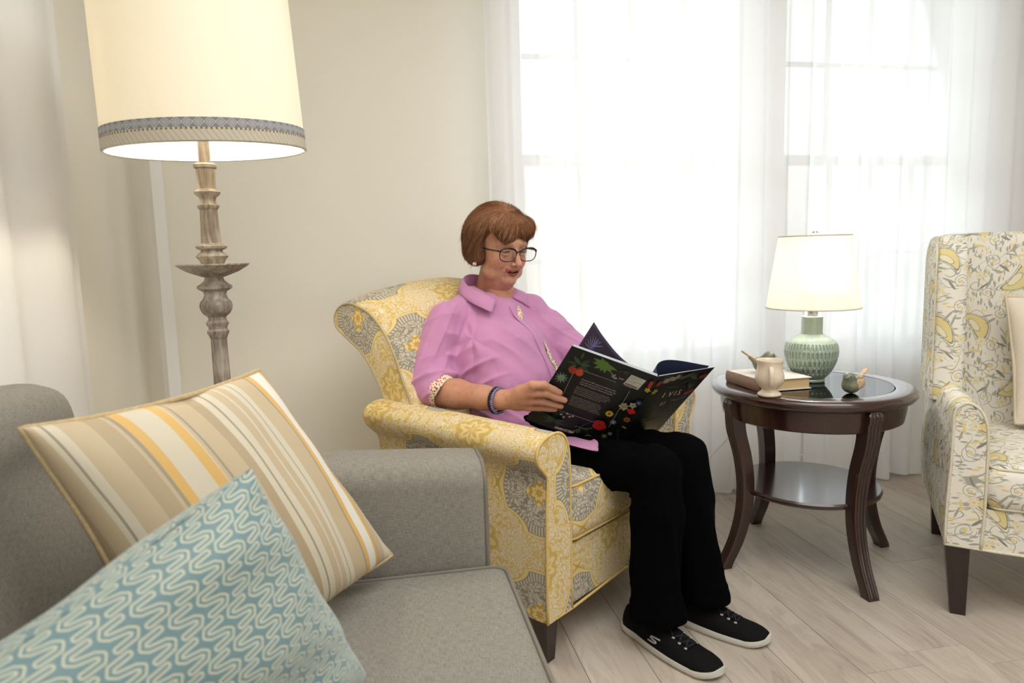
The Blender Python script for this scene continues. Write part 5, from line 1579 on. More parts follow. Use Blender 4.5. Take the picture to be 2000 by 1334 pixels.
# placket edge down the front and the floral facing that turns out below
pl = [(.372+.014*t, .945-.255*t, .013) for t in np.linspace(0, 1, 26)]
strip_on_shirt('placket', pl, .013, M_PINK, SHIRT, .0022, .002)
fl = [(.404+.016*t, .830-.130*t, .0015+.011*min(1, t*2.2)) for t in np.linspace(0, 1, 18)]
strip_on_shirt('floral_facing', fl, .012, M_FLORAL, SHIRT, .0030, .0012)
# collar: a stand round the neck and two pointed leaves folding over it
def collar():
    cx, cy = .368, .570
    def ring(a, r, z): return np.array([cx+r*sin(a), cy+(r*.80 if cos(a) > 0 else r*1.28)*cos(a), z])    # a=0 at the back, +-pi in front
    n = 60; rows = []
    for i in range(n+1):
        t = -1+2*i/n; a = t*radians(148); k = abs(t)
        zf = 1.056-.082*k**1.6                     # fold height, falling to the front
        rn = .078+.002*k
        low = .030+.006*k*k   # leaf depth grows to the points
        out_ = .012+.030*k**1.5
        pts = [ring(a, rn-.006, zf-.040), ring(a, rn-.001, zf-.012), ring(a, rn+.0012, zf-.002), ring(a, rn+.0045, zf), ring(a, rn+.0080, zf-.005), ring(a, rn+out_*.55+.004, zf-low*.5), ring(a, rn+out_+.006, zf-low)]
        if k > .55:   # the point swings forward of the front edge
            sw = (k-.55)/.45; sg = 1 if t > 0 else -1
            tang = ring(a+sg*.35, rn, 0)-ring(a, rn, 0)
            pts[6] = pts[6]+np.array([0, 0, -.004])*sw-tang*1.15*sw; pts[5] = pts[5]-tang*.55*sw
        rows.append(pts)
    m = 7; V = np.array(rows).reshape(-1, 3); F = []
    for i in range(n):
        for j in range(m-1): a_ = i*m+j; F.append((a_, a_+1, a_+m+1, a_+m))
    V2 = []
    for k, p in enumerate(V):
        if k % m >= 4:
            h = BV.find_nearest(Vector(p)); q = Vector(p)-h[0]; nn = h[1]; sd = q.dot(nn)
            if sd < .0045: p = p+np.array(nn)*(.0045-sd)
        V2.append(p)
    o = mesh_obj('collar', V2, F, M_PINK, SHIRT); md = o.modifiers.new('thickness', 'SOLIDIFY'); md.thickness = .0024; md.offset = 0
    # printed facing seen inside the open front on her left side
    V, F = [], []
    P = [((.392, .462, .950), (.418, .458, .946)), ((.386, .448, .936), (.412, .440, .930)), ((.380, .434, .920), (.402, .425, .912)), ((.376, .420, .905), (.386, .414, .899))]
    for a_, b_ in P: V += [a_, tuple((np.array(a_)+np.array(b_))/2+np.array([0, -.004, 0])), b_]
    for i in range(3):
        for j in range(2): q = i*3+j; F.append((q, q+1, q+4, q+3))
    o2 = mesh_obj('floral_collar_facing', V, F, M_FLORAL, SHIRT); md = o2.modifiers.new('thickness', 'SOLIDIFY'); md.thickness = .0016
collar()
# rolled cuff with its printed lining, right sleeve
def cuff():
    c = np.array([.092, .500, .688]); ax = np.array([.05, -.93, -.36]); ax /= np.linalg.norm(ax)
    e1 = np.cross(ax, [0, 0, 1]); e1 /= np.linalg.norm(e1); e2 = np.cross(e1, ax)
    V, F = [], []; n = 48
    prof = [(.0535, .004), (.0560, .010), (.0600, .009), (.0625, .000), (.0635, -.012), (.0630, -.024), (.0600, -.028), (.0560, -.024)]
    for i in range(n):
        a = 2*pi*i/n; wob = 1+.035*sin(2*a+.6)+.02*sin(5*a)
        for r_, d_ in prof: V.append(c+(e1*cos(a)*.92+e2*sin(a)*.94)*r_*wob+ax*(d_+.012*sin(a+.3)*0+.004*sin(3*a)))
    k = len(prof)
    for i in range(n):
        for j in range(k-1): a_ = i*k+j; b_ = ((i+1) % n)*k+j; F.append((a_, a_+1, b_+1, b_))
    mesh_obj('rolled_cuff', V, F, M_FLORAL, SHIRT)
cuff()
# shirt tail lying over the right thigh
def tail():
    A = [(.225, .30, .585), (.217, .20, .568), (.206, .10, .560), (.200, .02, .560), (.202, -.012, .559)]
    B = [(.31, .24, .575), (.31, .16, .562), (.300, .09, .560), (.262, .030, .566), (.206, -.010, .561)]
    V, F = [], []; m = 10; a = catmull(A, 5); b = catmull(B, 5); n = len(a)
    for i in range(n):
        for j in range(m+1):
            t = j/m; p = a[i]*(1-t)+b[i]*t; p = p+np.array([0, 0, .004*sin(pi*t)*(1-i/n)+.002*sin(9*t+i*.3)]); V.append(p)
    for i in range(n-1):
        for j in range(m): q = i*(m+1)+j; F.append((q, q+1, q+m+2, q+m+1))
    o = mesh_obj('shirt_tail', V, F, M_PINK, SHIRT); md = o.modifiers.new('thickness', 'SOLIDIFY'); md.thickness = .0018
tail()
# bracelets on the right wrist
def bracelets():
    w = np.array([.1060, .278, .6895]); ax = np.array([.04, -1, -.02]); ax /= np.linalg.norm(ax)
    e1 = np.cross(ax, [0, 0, 1]); e1 /= np.linalg.norm(e1); e2 = np.cross(e1, ax)
    for k, (off, m, nm, tw) in enumerate(((.010, plain('black_braid', srgb(22, 20, 34), .5), 'bracelet', 26), (-.001, None, 'bracelet', 22))):
        if m is None:
            M = Mat('violet_woven_thread', .5); o = M.coord('Object'); x, y, z = M.xyz(o)
            M.color(M.mix(above(fsin(z*900.0+y*700.0), -.2, .3), srgb(40, 36, 92), srgb(150, 150, 206))); m = M.m
        r = empty(nm, (0, 0, 0), 0, PERSON)
        for st in (0, 1):
            P = []
            for i in range(120):
                a = 2*pi*i/120; rad = .0385+.0016*cos(tw*a/2+st*pi); sh = .0018*sin(tw*a/2+st*pi)
                P.append(w+(e1*cos(a)*.93+e2*sin(a)*1.0)*rad+ax*(-off+sh)+np.array([0, 0, -.0020]))
            V, F = tube_vf(P, .0024, 8, True); mesh_obj('braid', V, F, m, r)
bracelets()

# ---- trousers
def trousers():
    f = Field((.15, -.34, .055), (.60, .62, .70), .0055)
    f.ell((.39, .45, .585), (.180, .150, .080), .03)
    f.path([(.305, .40, .545), (.300, .10, .490), (.300, -.03, .495), (.302, -.135, .499)], [.098, .075, .068, .072], .03)
    f.path([(.470, .40, .545), (.455, .10, .490), (.453, -.03, .497), (.452, -.145, .505)], [.098, .075, .068, .073], .02)
    f.path([(.302, -.140, .497), (.290, -.155, .38), (.272, -.160, .22), (.262, -.172, .095), (.262, -.174, .05)], [.074, .070, .066, .074, .078], .02)
    f.path([(.452, -.150, .502), (.448, -.178, .38), (.444, -.205, .22), (.440, -.228, .095), (.440, -.230, .05)], [.074, .068, .064, .068, .070], .012)
    # open hems
    f.comb((.1, -.35, .0), (.65, .1, .12), lambda X, Y, Z: (Z-(.088-.10*(Y+.17)*0-.02*(X*0)))+0*X+0*Y, .001, 'sub')
    V, F = f.mesh(); V = relax(V, F, 2); N = normals(V, F); x, y, z = V.T; d = np.zeros(len(V))
    low = np.clip((.45-z)/.1, 0, 1)
    a = np.arctan2(y+.18, x-np.where(x < .36, .27, .445))
    d += low*(.004*np.sin(a*3+z*6)+.003*np.sin(a*5+z*11+1))
    kb = np.exp(-((z-.43)/.05)**2)*(y > -.16); d += kb*.006*(fold(V, .3, (0, .5, 1), .035, 2)-.4)
    an = np.exp(-((z-.16)/.05)**2); d += an*.003*(fold(V, .8, (.2, .3, 1), .05, 2)-.4)
    d += np.clip((z-.45)/.05, 0, 1)*.004*(fold(V, 1, (.4, .9, .2), .07, 2)-.4)
    V = V+N*d[:, None]
    np_mesh('trousers', V, F, M_BLACK, PERSON)
trousers()

# ---- shoes
M_SHOE = plain('black_mesh_shoe', srgb(9, 9, 10), .85, var=.3, scale=400, bump=.0008, spec=.2)
M_SOLE = plain('off_white_sole', srgb(212, 210, 202), .6, var=.03, scale=40)
M_SILV = plain('silver_rubber', srgb(176, 176, 176), .45)
def shoe(heel, toe, logo):
    heel = np.array([*heel, 0.]); toe = np.array([*toe, 0.]); d = toe-heel; L = np.linalg.norm(d); d /= L; s = np.array([d[1], -d[0], 0])  # s: to the wearer's ... side of the camera checked below
    r = empty('shoe', (0, 0, 0), 0, PERSON)
    W = catmull([(0, .026), (.03, .034), (.10, .036), (.20, .036), (.30, .041), (.45, .046), (.62, .050), (.80, .0485), (.90, .043), (.955, .035), (.985, .025), (1.0, .008)], 4)
    ctr = lambda t: .006*sin(pi*t)
    def w_at(t):
        if t > .80: return .0485*sqrt(max(0.0, 1-((t-.80)/.2005)**2))+.0015
        return np.interp(t, W[:, 0], W[:, 1])
    # sole
    rings = []
    for t in list(np.linspace(.0, .86, 28))+list(1-.14*(1-np.linspace(.08, 1, 16))**2):
        tt = min(max(t, .004), .9996); w = w_at(tt)*1.035; toe_up = .014*max(0, (t-.78)/.22)**2; heel_up = .008*max(0, (.10-t)/.10)
        th = .025-.006*t
        y = (t*1.02-.01)*L; z0 = .001+toe_up+heel_up; z1 = th+toe_up*.9+heel_up*.3
        ring = []
        for q, zz in ((-.93, z0), (-.6, z0), (0, z0), (.6, z0), (.93, z0), (1.0, z0+.006), (1.03, (z0+z1)/2), (.98, z1), (.5, z1), (0, z1), (-.5, z1), (-.98, z1), (-1.03, (z0+z1)/2), (-1.0, z0+.006)):
            groove = .0012*(abs(q) > .9)*(abs(((t*9) % 1)-.5) < .06)
            ring.append(heel+d*y+s*(q*(w-groove)+ctr(t))+np.array([0, 0, zz]))
        rings.append(ring)
    loft('sole', rings, M_SOLE, r, sharp=60)
    # upper
    Hh = catmull([(0, .075), (.06, .086), (.18, .088), (.30, .092), (.42, .086), (.55, .072), (.70, .057), (.82, .049), (.92, .040), (1.0, .026)], 4)
    rings = []
    for t in list(np.linspace(0.004, .86, 28))+list(1-.14*(1-np.linspace(.08, .93, 14))**2):
        w = w_at(t)*.985; h = np.interp(t, Hh[:, 0], Hh[:, 1]); zb = .022-.004*t+.012*max(0, (t-.78)/.22)**2
        ring = []
        for k in range(17):
            a = pi*k/16; c_, s_ = cos(a), sin(a); ww = w*np.sign(c_)*abs(c_)**.62
            narrow = 1-.38*(s_**2)*(1 if t < .5 else max(0, 1-(t-.5)*1.2))
            ring.append(heel+d*(t*L)+s*(ww*narrow+ctr(t))+np.array([0, 0, zb+(h-zb)*abs(s_)**.85]))
        rings.append(ring)
    loft('upper', rings, M_SHOE, r, closed=True, sharp=70)
    def top(t, q):   # point on the upper: t along, q -1..1 across
        w = w_at(t)*.985; h = np.interp(t, Hh[:, 0], Hh[:, 1]); zb = .022-.004*t
        a = math.acos(max(-1, min(1, q))) ; c_, s_ = cos(a), sin(a); ww = w*np.sign(c_)*abs(c_)**.62
        narrow = 1-.38*(s_**2)*(1 if t < .5 else max(0, 1-(t-.5)*1.2))
        return heel+d*(t*L)+s*(ww*narrow+ctr(t))+np.array([0, 0, zb+(h-zb)*abs(s_)**.85])
    # elastic laces and metal loops
    rows = [.59, .655, .72]
    Pl = []
    for i, t in enumerate(rows):
        for q in (-.42, .42):
            p = top(t, q); n_ = np.array([0, 0, 1.])*.9+s*np.sign(q)*.35; n_ /= np.linalg.norm(n_)
            bm = bmesh.new(); add_box(bm, -.0040, .0040, -.0028, .0028, -.001, .0022, .0008, 1)
            o = from_bm('lace_loop', bm, M_SILV, r); o.matrix_local = Matrix.Translation(tuple(p+n_*.0012)) @ Vector(tuple(n_)).to_track_quat('Z', 'Y').to_matrix().to_4x4()
    def lace(pts): 
        V, F = tube_vf(catmull(pts, 5), .0014, 6); mesh_obj('lace', V, F, M_LACE, r)
    up_ = np.array([0, 0, .003])
    for a_, b_ in zip(rows[:-1], rows[1:]):
        for q in (-.42, .42): lace([top(a_, q)+up_, top((a_+b_)/2, 0)+up_*1.6, top(b_, -q)+up_])
    lace([top(rows[-1], -.42)+up_, top(rows[-1]+.01, 0)+up_*1.4, top(rows[-1], .42)+up_]); 
    for q in (-.42, .42): lace([top(rows[0], q)+up_, top(.54, q*.5)+up_*1.5, top(.49, q*.1)+up_*2.2])
    # pull tab at the heel and tongue
    loft('tongue', [[top(t, q)+np.array([0, 0, .004+(.014 if t < .45 else 0)]) for q in (-.30, 0, .30)]+[top(t, q)+np.array([0, 0, .001]) for q in (.30, 0, -.30)] for t in (.40, .46, .52, .60, .68, .74)], M_SHOE, r)
    if logo:
        # double-stroked S on the outer side
        def S(off, sc):
            return [(-.018, -.005), (-.012, -.0085), (.004, -.0080), (.011, -.004), (.006, -.0005), (-.006, .0015), (-.010, .0045), (-.004, .0080), (.008, .0080), (.018, .0062)]
        for dz in (0.0,):
            pts = []
            for a_, b_ in catmull([(x_, z_*.9) for x_, z_ in [(-.016, -.0085), (.001, -.0085), (.009, -.0060), (.007, -.0030), (-.003, -.0010), (-.009, .0015), (-.006, .0045), (.004, .0055), (.019, .0055)]], 4):
                t = .43+(a_*1.2)/L; zq = .045+b_*1.15
                # find q at that height on the logo side
                hh = np.interp(t, Hh[:, 0], Hh[:, 1]); zb_ = .022-.004*t; best = cos(math.asin(max(.02, min(.98, (zq-zb_)/(hh-zb_)))**(1/.85)))
                p = top(t, SIDE*best); pts.append(p+s*SIDE*.0016+np.array([0, 0, .0004]))
            V, F = tube_vf(pts, .0026, 6); mesh_obj('emblem', V, F, M_SILV, r)
M_LACE = plain('black_elastic_lace', srgb(34, 34, 38), .7)
SIDE = 1
shoe((.292, -.055), (.221, -.378), True)
shoe((.436, -.105), (.454, -.418), False)
# ------------------------------------------------------------------ the open book in her hands (same axes as the chair)
def book():
    r = tag(empty('book', CH, CA), 'large open softcover book with dark botanical covers held by the reader', 'book')
    TL, ST, SB, BL, TR, BR = [np.array(p) for p in ((.161, .044, .863), (.320, -.137, .769), (.361, .029, .539), (.184, .235, .625), (.564, -.194, .766), (.599, .010, .538))]
    SB = ST+(SB-ST)*1.13; BR = TR+(BR-TR)*1.08; BL = TL+(BL-TL)*1.02
    def fr(A, B, D):
        e1 = B-A; W = np.linalg.norm(e1); e1 = e1/W; e2 = D-A; e2 = e2-e1*(e2@e1); H_ = np.linalg.norm(e2); e2 = e2/H_; return e1, e2, np.cross(e1, e2)
    lf = (TL, *fr(TL, ST, BL)); rf = (ST, *fr(ST, TR, SB))
    cam_side = np.array([-.78, -.62, .3])
    nl = lf[3]*(1 if lf[3]@np.array([-.778, -.453, -.435]) > 0 else -1)
    nr_ = rf[3]*(1 if rf[3]@np.array([-.2, -.8, -.6]) > 0 else -1)
    M_COV = Mat('dark_printed_cover', .38, spec=.4); o = M_COV.coord('Object'); n = M_COV.noise(o, 16.0, 4); M_COV.color(M_COV.ramp(n, [(.40, srgb(13, 14, 16)), (.58, srgb(20, 26, 22)), (.70, srgb(26, 34, 30))])); M_COV = M_COV.m
    def quad(A, B, C_, D, s, t): return A*(1-s)*(1-t)+B*s*(1-t)+C_*s*t+D*(1-s)*t
    def sheet(name, c4, off0, off1, m, nrm, parent, bend=0.0, nn=14, curl=None):
        """a slab on the quad c4 (TL TR BR BL) between two offsets along nrm"""
        V, F = [], []
        for off in (off0, off1):
            for j in range(nn+1):
                for i in range(nn+1):
                    s, t = i/nn, j/nn; p = quad(*c4, s, t)+nrm*(off+(bend*sin(pi*s)))
                    if curl: p = p+nrm*curl(s, t)
                    V.append(p)
        k = (nn+1)**2
        for j in range(nn):
            for i in range(nn):
                a = j*(nn+1)+i; F.append((a, a+1, a+nn+2, a+nn+1)); F.append((k+a, k+a+nn+1, k+a+nn+2, k+a+1))
        edge = [i for i in range(nn+1)]+[(j*(nn+1)+nn) for j in range(1, nn+1)]+[nn*(nn+1)+i for i in range(nn-1, -1, -1)]+[j*(nn+1) for j in range(nn-1, 0, -1)]
        for q in range(len(edge)):
            a, b = edge[q], edge[(q+1) % len(edge)]; F.append((a, a+k, b+k, b))
        ob = mesh_obj(name, V, F, m, parent); auto_smooth(ob, 40); return ob
    # spine sits between the two covers
    spw = .010
    ax_ = (TR-ST)/np.linalg.norm(TR-ST)
    ST2, SB2 = ST+ax_*spw, SB+ax_*spw
    back = sheet('back_cover', (TL, ST, SB, BL), .0, -.0016, M_COV, nl, r)
    front = sheet('front_cover', (ST2, TR, BR, SB2), .0, -.0016, M_COV, nr_, r)
    V = []
    for t in np.linspace(0, 1, 8):
        a = ST*(1-t)+SB*t; b = ST2*(1-t)+SB2*t
        for q in (0, .5, 1): V.append(a*(1-q)+b*q+(nl+nr_)/2*.0016*sin(pi*q))
    mesh_obj('spine', V, [(i*3+j, i*3+j+1, i*3+j+4, i*3+j+3) for i in range(7) for j in range(2)], M_COV, r)
    # page blocks
    M_PG = Mat('grey_white_page_edges', .85); o = M_PG.coord('Object'); x, y, z = M_PG.xyz(o)
    M_PG.color(M_PG.mix(M_PG.noise(o, 900.0, 1), srgb(150, 156, 164), srgb(196, 200, 204))); M_PG = M_PG.m
    M_NAVY = plain('navy_printed_page', srgb(44, 52, 84), .55); M_LAV = plain('dark_violet_page', srgb(50, 42, 66), .5, var=.3, scale=24)
    ins = lambda q, k: q*(1-k)+sum(c for c in (TL, ST, SB, BL))/4*k
    e1, e2 = lf[1], lf[2]
    c4 = (TL+e1*.004+e2*.001, ST, SB, BL+e1*.004-e2*.002)
    sheet('page_block', c4, -.0017, -.0135, M_PG, nl, r)
    f1, f2 = rf[1], rf[2]
    c5 = (ST2, TR-f1*.012+f2*.002, BR-f1*.012-f2*.002, SB2)
    sheet('page_block', c5, -.0017, -.0045, M_PG, nr_, r)
    # page arching over the front cover
    def arch(s, t): return -(.046*sin(pi*min(1, s**.62))**1.1*(1-.25*t)+.006)
    sheet('navy_page', c5, -.0055, -.0060, M_NAVY, nr_, r, nn=24, curl=arch)
    # the lifted, curling leaf with a violet flower
    P1 = np.array([.262, .038, .920]); hdir = (BL-TL)/np.linalg.norm(BL-TL)
    V, F = [], []; n = 20
    top = catmull([ST+np.array([0, .004, .002]), ST*.72+P1*.28-np.array([.0, .0, .030]), ST*.42+P1*.58-np.array([0, 0, .036]), ST*.16+P1*.84-np.array([0, 0, .020]), P1], 5)
    for i, p in enumerate(top):
        for j in range(n+1): V.append(p+hdir*(.285*j/n)+nl*(-.004))
    for i in range(len(top)-1):
        for j in range(n): a = i*(n+1)+j; F.append((a, a+1, a+n+2, a+n+1))
    leaf = mesh_obj('turning_page', V, F, M_LAV, r); md = leaf.modifiers.new('thickness', 'SOLIDIFY'); md.thickness = .0003
    # lavender drawing on the leaf
    Vc = []
    def leafpt(a, b):   # a: 0 at the spine .. 1 at the free edge, b: metres down
        q = a*(len(top)-1); i = min(int(q), len(top)-2); p = top[i]*(1-(q-i))+top[i+1]*(q-i); return p+hdir*b+nl*(-.004+.0008)
    PRT = {}
    def put(parent, nm, V, F, C):
        me_o = np_mesh2(nm, V, F, C, parent); return me_o
    def np_mesh2(nm, V, F, C, parent):
        me = bpy.data.meshes.new(nm); me.from_pydata([tuple(v) for v in V], [], F); me.materials.append(M_PRINT)
        ca = me.color_attributes.new('tint', 'FLOAT_COLOR', 'POINT')
        for i, c in enumerate(C): ca.data[i].color = (c[0]*.72, c[1]*.72, c[2]*.72, 1)
        ob = bpy.data.objects.new(nm, me); COL.objects.link(ob); ob.parent = parent; return ob
    # ---- flat print: petals, leaves, rules and lettering laid on the covers
    layer = [0]
    def printer(org, e1, e2, nrm, clip=None):
        S = {'V': [], 'F': [], 'C': []}
        layer[0] = 0
        def P(a, b):
            layer[0] += 1
            return org+e1*a+e2*b+nrm*(.00035+layer[0]*.0000012)
        def poly(pts, c):
            b = len(S['V']); layer[0] += 30
            h = nrm*(.00035+layer[0]*.0000018)
            for a_, b_ in pts: S['V'].append(org+e1*a_+e2*b_+h); S['C'].append(c)
            S['F'].append(tuple(range(b, b+len(pts))))
        def petal(cx, cy, L, w, ang, c, tip=.5):
            ca, sa = cos(ang), sin(ang); out = []
            N = 7
            for k in range(N+1): t = k/N; out.append((t*L, w*sin(pi*t**(tip+.25))))
            for k in range(N-1, 0, -1): t = k/N; out.append((t*L, -w*sin(pi*t**(tip+.25))))
            poly([(cx+x_*ca-y_*sa, cy+x_*sa+y_*ca) for x_, y_ in out], c)
        def disc(cx, cy, rr, c, wob=0, n=14): poly([(cx+rr*(1+wob*sin(5*2*pi*k/n))*cos(2*pi*k/n), cy+rr*(1+wob*sin(3*2*pi*k/n+1))*sin(2*pi*k/n)) for k in range(n)], c)
        def flower(cx, cy, rr, n, w, c, cc, cr=.25, a0=0, c2=None):
            for k in range(n): petal(cx, cy, rr, w, a0+2*pi*k/n, c if (not c2 or k % 2) else c2)
            disc(cx, cy, rr*cr, cc)
        def line(a, b, w, c):
            a = np.array(a, float); b = np.array(b, float); d = (b-a)/np.linalg.norm(b-a); q = np.array([-d[1], d[0]])*w/2
            poly([tuple(a+q), tuple(b+q), tuple(b-q), tuple(a-q)], c)
        return S, poly, petal, disc, flower, line
    g1, g2, g3 = srgb(92, 130, 48), srgb(56, 84, 52), srgb(40, 62, 40)
    S, poly, petal, disc, flower, line = printer(TL, e1, e2, nl)
    # fruit sprig
    for (x, y, L, w, a, c) in ((.045, .050, .035, .006, -2.5, g2), (.045, .050, .034, .006, -.9, g3), (.045, .052, .030, .006, -.35, g2), (.05, .055, .030, .006, .35, g3), (.035, .055, .032, .006, 2.2, g2), (.035, .05, .03, .005, 3.0, g3), (.040, .030, .025, .004, -1.6, g2)): petal(x, y, L, w, a, c)
    disc(.0318, .077, .0125, srgb(176, 50, 34)); disc(.050, .066, .009, srgb(140, 40, 32)); disc(.0525, .078, .0115, srgb(206, 78, 40))
    # maple-like leaf
    for a, L in ((-2.9, .040), (-2.3, .026), (.1, .040), (.55, .034), (1.2, .030), (1.75, .026), (2.4, .034), (3.0, .036)): petal(.108, .022, L, .0075, a, g1, .3)
    disc(.108, .022, .013, g1)
    for a in (-.2, .2, .7, 2.7): petal(.165, .020, .024, .0014, a, g2)
    for k in range(9): disc(.138+.005*(k % 3)+.004*(k//3), .042+.005*(k//3)+.003*(k % 2), .0022, srgb(190, 170, 176), .2, 8)
    for k in range(5): disc(.163+.003*k, .046+.003*(k % 2), .002, srgb(170, 150, 150), .2, 8)
    flower(.0105, .114, .022, 11, .0022, srgb(120, 142, 156), srgb(120, 160, 60), .22, .2); flower(.0105, .114, .015, 7, .0012, srgb(150, 176, 110), srgb(100, 150, 50), .2, .6)
    # rule box
    wl = srgb(196, 196, 190)
    line((.049, .064), (.160, .064), .0009, wl); line((.185, .064), (.207, .0645), .0009, wl); line((.036, .084), (.0355, .20), .0009, wl); line((.207, .076), (.204, .228), .0009, wl); line((.036, .231), (.165, .229), .0009, wl)
    # sun flower, poppy, small blue, cream and red flowers, pansy
    flower(.186, .179, .0135, 11, .0028, srgb(222, 200, 40), srgb(150, 96, 30), .42)
    for k in range(5): disc(.176+.009*cos(2*pi*k/5), .233+.008*sin(2*pi*k/5), .0125, srgb(176, 26, 26), .08)
    disc(.176, .233, .011, srgb(196, 30, 28)); disc(.176, .231, .0045, srgb(70, 20, 26)); flower(.176, .231, .004, 6, .001, srgb(90, 90, 40), srgb(60, 70, 30))
    flower(.208, .203, .0105, 10, .0026, srgb(112, 118, 140), srgb(170, 170, 170), .3)
    flower(.213, .135, .016, 7, .0060, srgb(176, 168, 140), srgb(150, 140, 80), .3, .3, srgb(150, 140, 110)); flower(.235, .120, .012, 5, .005, srgb(166, 170, 150), srgb(130, 130, 80), .3)
    for k in range(4): disc(.240+.006*cos(1.6*k), .142+.005*sin(1.6*k), .0065, srgb(200, 36, 32), .1)
    flower(.247, .104, .011, 5, .005, srgb(60, 62, 110), srgb(150, 150, 190), .25); flower(.240, .176, .012, 6, .0042, srgb(150, 88, 50), srgb(90, 50, 30), .25)
    for k in range(3): disc(.250, .022+.007*k, .0055, srgb(176, 44, 40), .2)
    flower(.250, .050, .010, 5, .0032, srgb(190, 170, 50), srgb(120, 100, 30), .2); petal(.236, .204, .018, .003, .2, srgb(150, 140, 110))
    # lower sprigs
    for a in (-.3, .2, .7, 2.6, 3.1, -2.8): petal(.045, .270, .036, .0055, a, g3, .3)
    for a in (-.6, 0, .5, 1.1, 2.2): petal(.118, .276, .018, .0026, a, g2)
    for k in range(6): petal(.110+.010*k, .268-.004*k, .012, .002, -1+.7*k, srgb(92, 104, 70))
    for x_, y_ in ((.056, .238), (.072, .228), (.082, .236), (.066, .245), (.090, .230)): disc(x_, y_, .0038, srgb(168, 170, 140), .2, 9)
    for k in range(10): disc(.120+.004*k, .262-.005*k, .0018, srgb(96, 84, 96), .2, 7)
    flower(.203, .262, .011, 5, .004, srgb(92, 110, 60), srgb(150, 140, 60), .3); flower(.160, .285, .012, 6, .003, srgb(120, 130, 60), srgb(170, 160, 60), .3); flower(.215, .245, .008, 5, .003, srgb(150, 140, 130), srgb(90, 90, 60), .3)
    for k in range(4): petal(.225+.006*k, .225+.008*k, .014, .0024, .5*k, g3)
    put(back, 'printed_flowers', S['V'], S['F'], S['C'])
    # stickers
    S, poly, petal, disc, flower, line = printer(TL+nl*.0003, e1, e2, nl)
    poly([(.1895, .0225), (.2355, .0250), (.2265, .0660), (.1805, .0630)], srgb(206, 202, 190))
    for k, (w0, w1) in enumerate(((.05, .75), (.05, .5), (.10, .35), (.45, .98), (.05, .55))):
        y0 = .10+.12*k; A = lambda a, b: (.1895+(.046*a)-.0090*b, .0225+.0025*a+.0408*b)
        line(A(w0, y0), A(w1, y0), .0011, srgb(120, 112, 104))
    for k in range(22):
        a = .06+.86*k/22; line(A(a, .80), A(a, .93), .0006+.0005*((k*7) % 3), srgb(50, 46, 44))
    put(back, 'price_sticker', S['V'], S['F'], S['C'])
    S, poly, petal, disc, flower, line = printer(TL+nl*.0003, e1, e2, nl)
    poly([(.0560, .2975), (.1180, .2915), (.1160, .3030), (.0560, .3045)], srgb(196, 192, 186))
    for k in range(14):
        if k in (4, 9): continue
        line((.082+.0014*k, .2955), (.082+.0014*k, .3015), .0005+.0004*((k*5) % 3), srgb(40, 38, 38))
    put(back, 'barcode_label', S['V'], S['F'], S['C'])
    # front cover
    S, poly, petal, disc, flower, line = printer(ST2, f1, f2, nr_)
    for k in range(7): disc(.040+.009*k, .024+.004*sin(k*2.1)-.0012*k, .0100-.0004*k, srgb(150, 142, 118), .15)
    for (x, y, L, w, a, c) in ((.020, .006, .04, .007, .1, g3), (.13, .012, .05, .008, .2, g3), (.15, .020, .045, .007, .5, g2), (.12, .050, .05, .0020, -.3, g2), (.06, .055, .06, .0016, .1, g2), (.16, .05, .04, .006, .9, g3), (.19, .06, .03, .005, 2.0, g2), (.03, .18, .06, .003, .1, g3), (.06, .20, .08, .003, -.1, g3), (.10, .16, .05, .003, .4, g3), (.14, .14, .04, .004, .9, g3), (.04, .12, .03, .002, .6, g2)): petal(x, y, L, w, a, c, .4)
    for k in range(5): disc(.100+.008*k, .018+.004*sin(k), .007, srgb(84, 76, 70), .2)
    for k in range(5): disc(.198+.006*k, .030+.004*sin(k*2), .0062, srgb(130, 44, 52), .2)
    for k in range(4): disc(.176+.008*k, .100-.003*k, .0065, srgb(150, 52, 70), .15)
    for k in range(6): disc(.130+.011*k, .118+.003*sin(k), .005, srgb(76, 66, 86), .25)
    flower(.017, .063, .014, 6, .003, srgb(190, 164, 40), srgb(110, 90, 30), .2); flower(.075, .16, .012, 7, .003, srgb(70, 80, 66), srgb(80, 80, 60), .2)
    for k in range(6): disc(.09+.01*k, .175+.004*cos(k), .0024, srgb(96, 100, 104), .2, 7)
    flower(.012, .028, .012, 5, .005, srgb(168, 44, 44), srgb(90, 20, 20), .25)
    put(front, 'printed_flowers', S['V'], S['F'], S['C'])
    # lettering
    m_txt = plain('pale_print_ink', srgb(176, 172, 160), .6); m_gold = plain('gold_title_ink', srgb(206, 186, 130), .45)
    def text(body, org, ex, ey, nrm, size, m, parent, name, shear=0.0, align='LEFT', spacing=1.0):
        cu = bpy.data.curves.new(name, 'FONT'); cu.body = body; cu.size = size; cu.shear = shear; cu.align_x = align; cu.space_character = spacing; cu.resolution_u = 2
        ob = bpy.data.objects.new(name, cu); COL.objects.link(ob)
        dg = bpy.context.evaluated_depsgraph_get(); me = bpy.data.meshes.new_from_object(ob.evaluated_get(dg)); bpy.data.objects.remove(ob)
        me.materials.clear(); me.materials.append(m)
        o2 = bpy.data.objects.new(name, me); COL.objects.link(o2); o2.parent = parent
        X, Y = Vector(tuple(ex)), Vector(tuple(-ey)); Z = Vector(tuple(nrm))
        o2.matrix_local = Matrix((( X.x, Y.x, Z.x, org[0]), (X.y, Y.y, Z.y, org[1]), (X.z, Y.z, Z.z, org[2]), (0, 0, 0, 1)))
        return o2
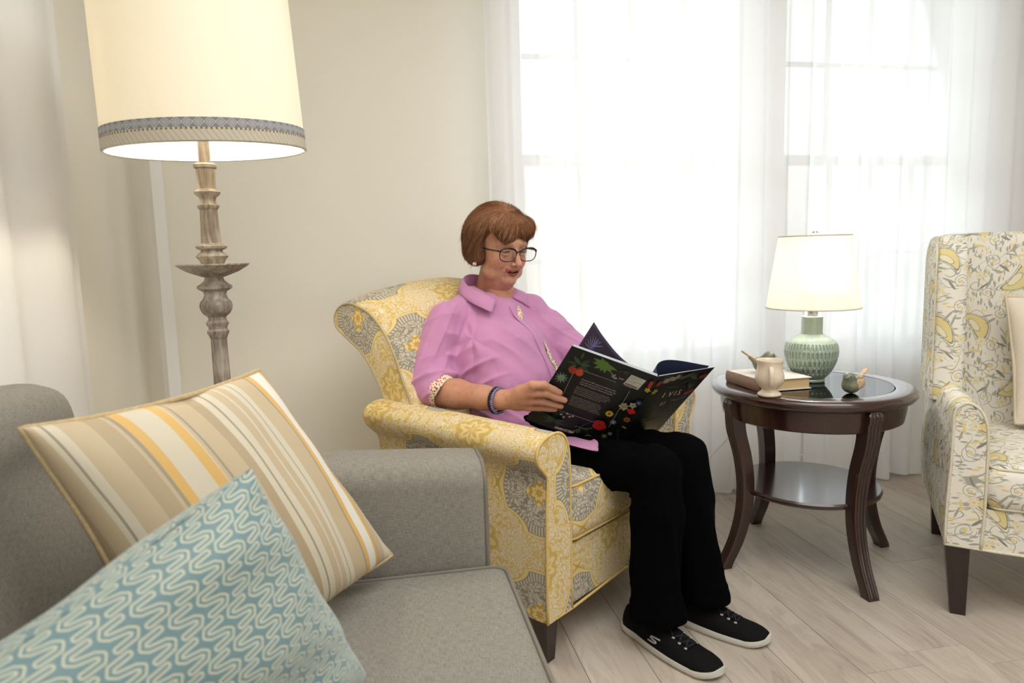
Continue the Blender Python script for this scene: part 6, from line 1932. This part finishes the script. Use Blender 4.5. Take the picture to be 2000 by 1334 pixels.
    big = ['Discover 300 natural medicines that', 'you can use at home for everyday ills', 'with this complete illustrated guide']
    for k, t in enumerate(big): text(t, TL+e1*.066+e2*(.0985+.0085*k)+nl*.0006, e1, e2, nl, .0072, m_txt, back, 'blurb_line', .3)
    small = ['Explore the properties and the history of healing plants', 'and learn how to make simple safe remedies from flowers', 'leaves roots and berries found in the garden or hedgerow', 'Plants are grouped by the parts of the body they help', 'and the ailments they are best suited to treat', '', 'Each plant profile is illustrated in full colour and', 'explains its traditional uses and its modern science', 'when to gather it and how to dry and store it well', 'with tinctures teas balms and syrups to prepare', 'A practical and beautiful book for every household', 'whether you are new to herbs or already know them']
    for k, t in enumerate(small):
        if t: text(t, TL+e1*.062+e2*(.1280+.0064*k)+nl*.0006, e1, e2, nl, .0046, m_txt, back, 'blurb_line')
    text('I  V I S', ST2+f1*.072+f2*.100+nr_*.0006, f1, f2, nr_, .030, m_gold, front, 'title_lettering', 0, 'LEFT', 1.0)
    text('I /', ST2+f1*.088+f2*.138+nr_*.0006, f1, f2, nr_, .024, m_gold, front, 'title_lettering')
    # lavender sprig on the turning page
    V, F, C = [], [], []
    def lp(a, b, w, L, an, c):
        ca, sa = cos(an), sin(an); base = len(V); N = 6; out = [(k/N*L, w*sin(pi*k/N)) for k in range(N+1)]+[(k/N*L, -w*sin(pi*k/N)) for k in range(N-1, 0, -1)]
        for x_, y_ in out: V.append(leafpt(min(1, max(0, a+(x_*ca-y_*sa)/.25)), b+x_*sa+y_*ca)); C.append(c)
        F.append(tuple(range(base, base+len(out))))
    for k in range(7): lp(.80-.01*k, .045+.004*k, .006, .026, -1.9+.45*k, srgb(84, 78, 150))
    for k in range(8): lp(.80, .050+.002*k, .0009, .040, -2.3+.35*k, srgb(190, 190, 214))
    put(leaf, 'printed_lavender', V, F, C)
M_PRINT = Mat('printed_ink', .42); _a = M_PRINT.node('ShaderNodeVertexColor', layer_name='tint'); M_PRINT.color(_a.outputs[0]); M_PRINT = M_PRINT.m
book()
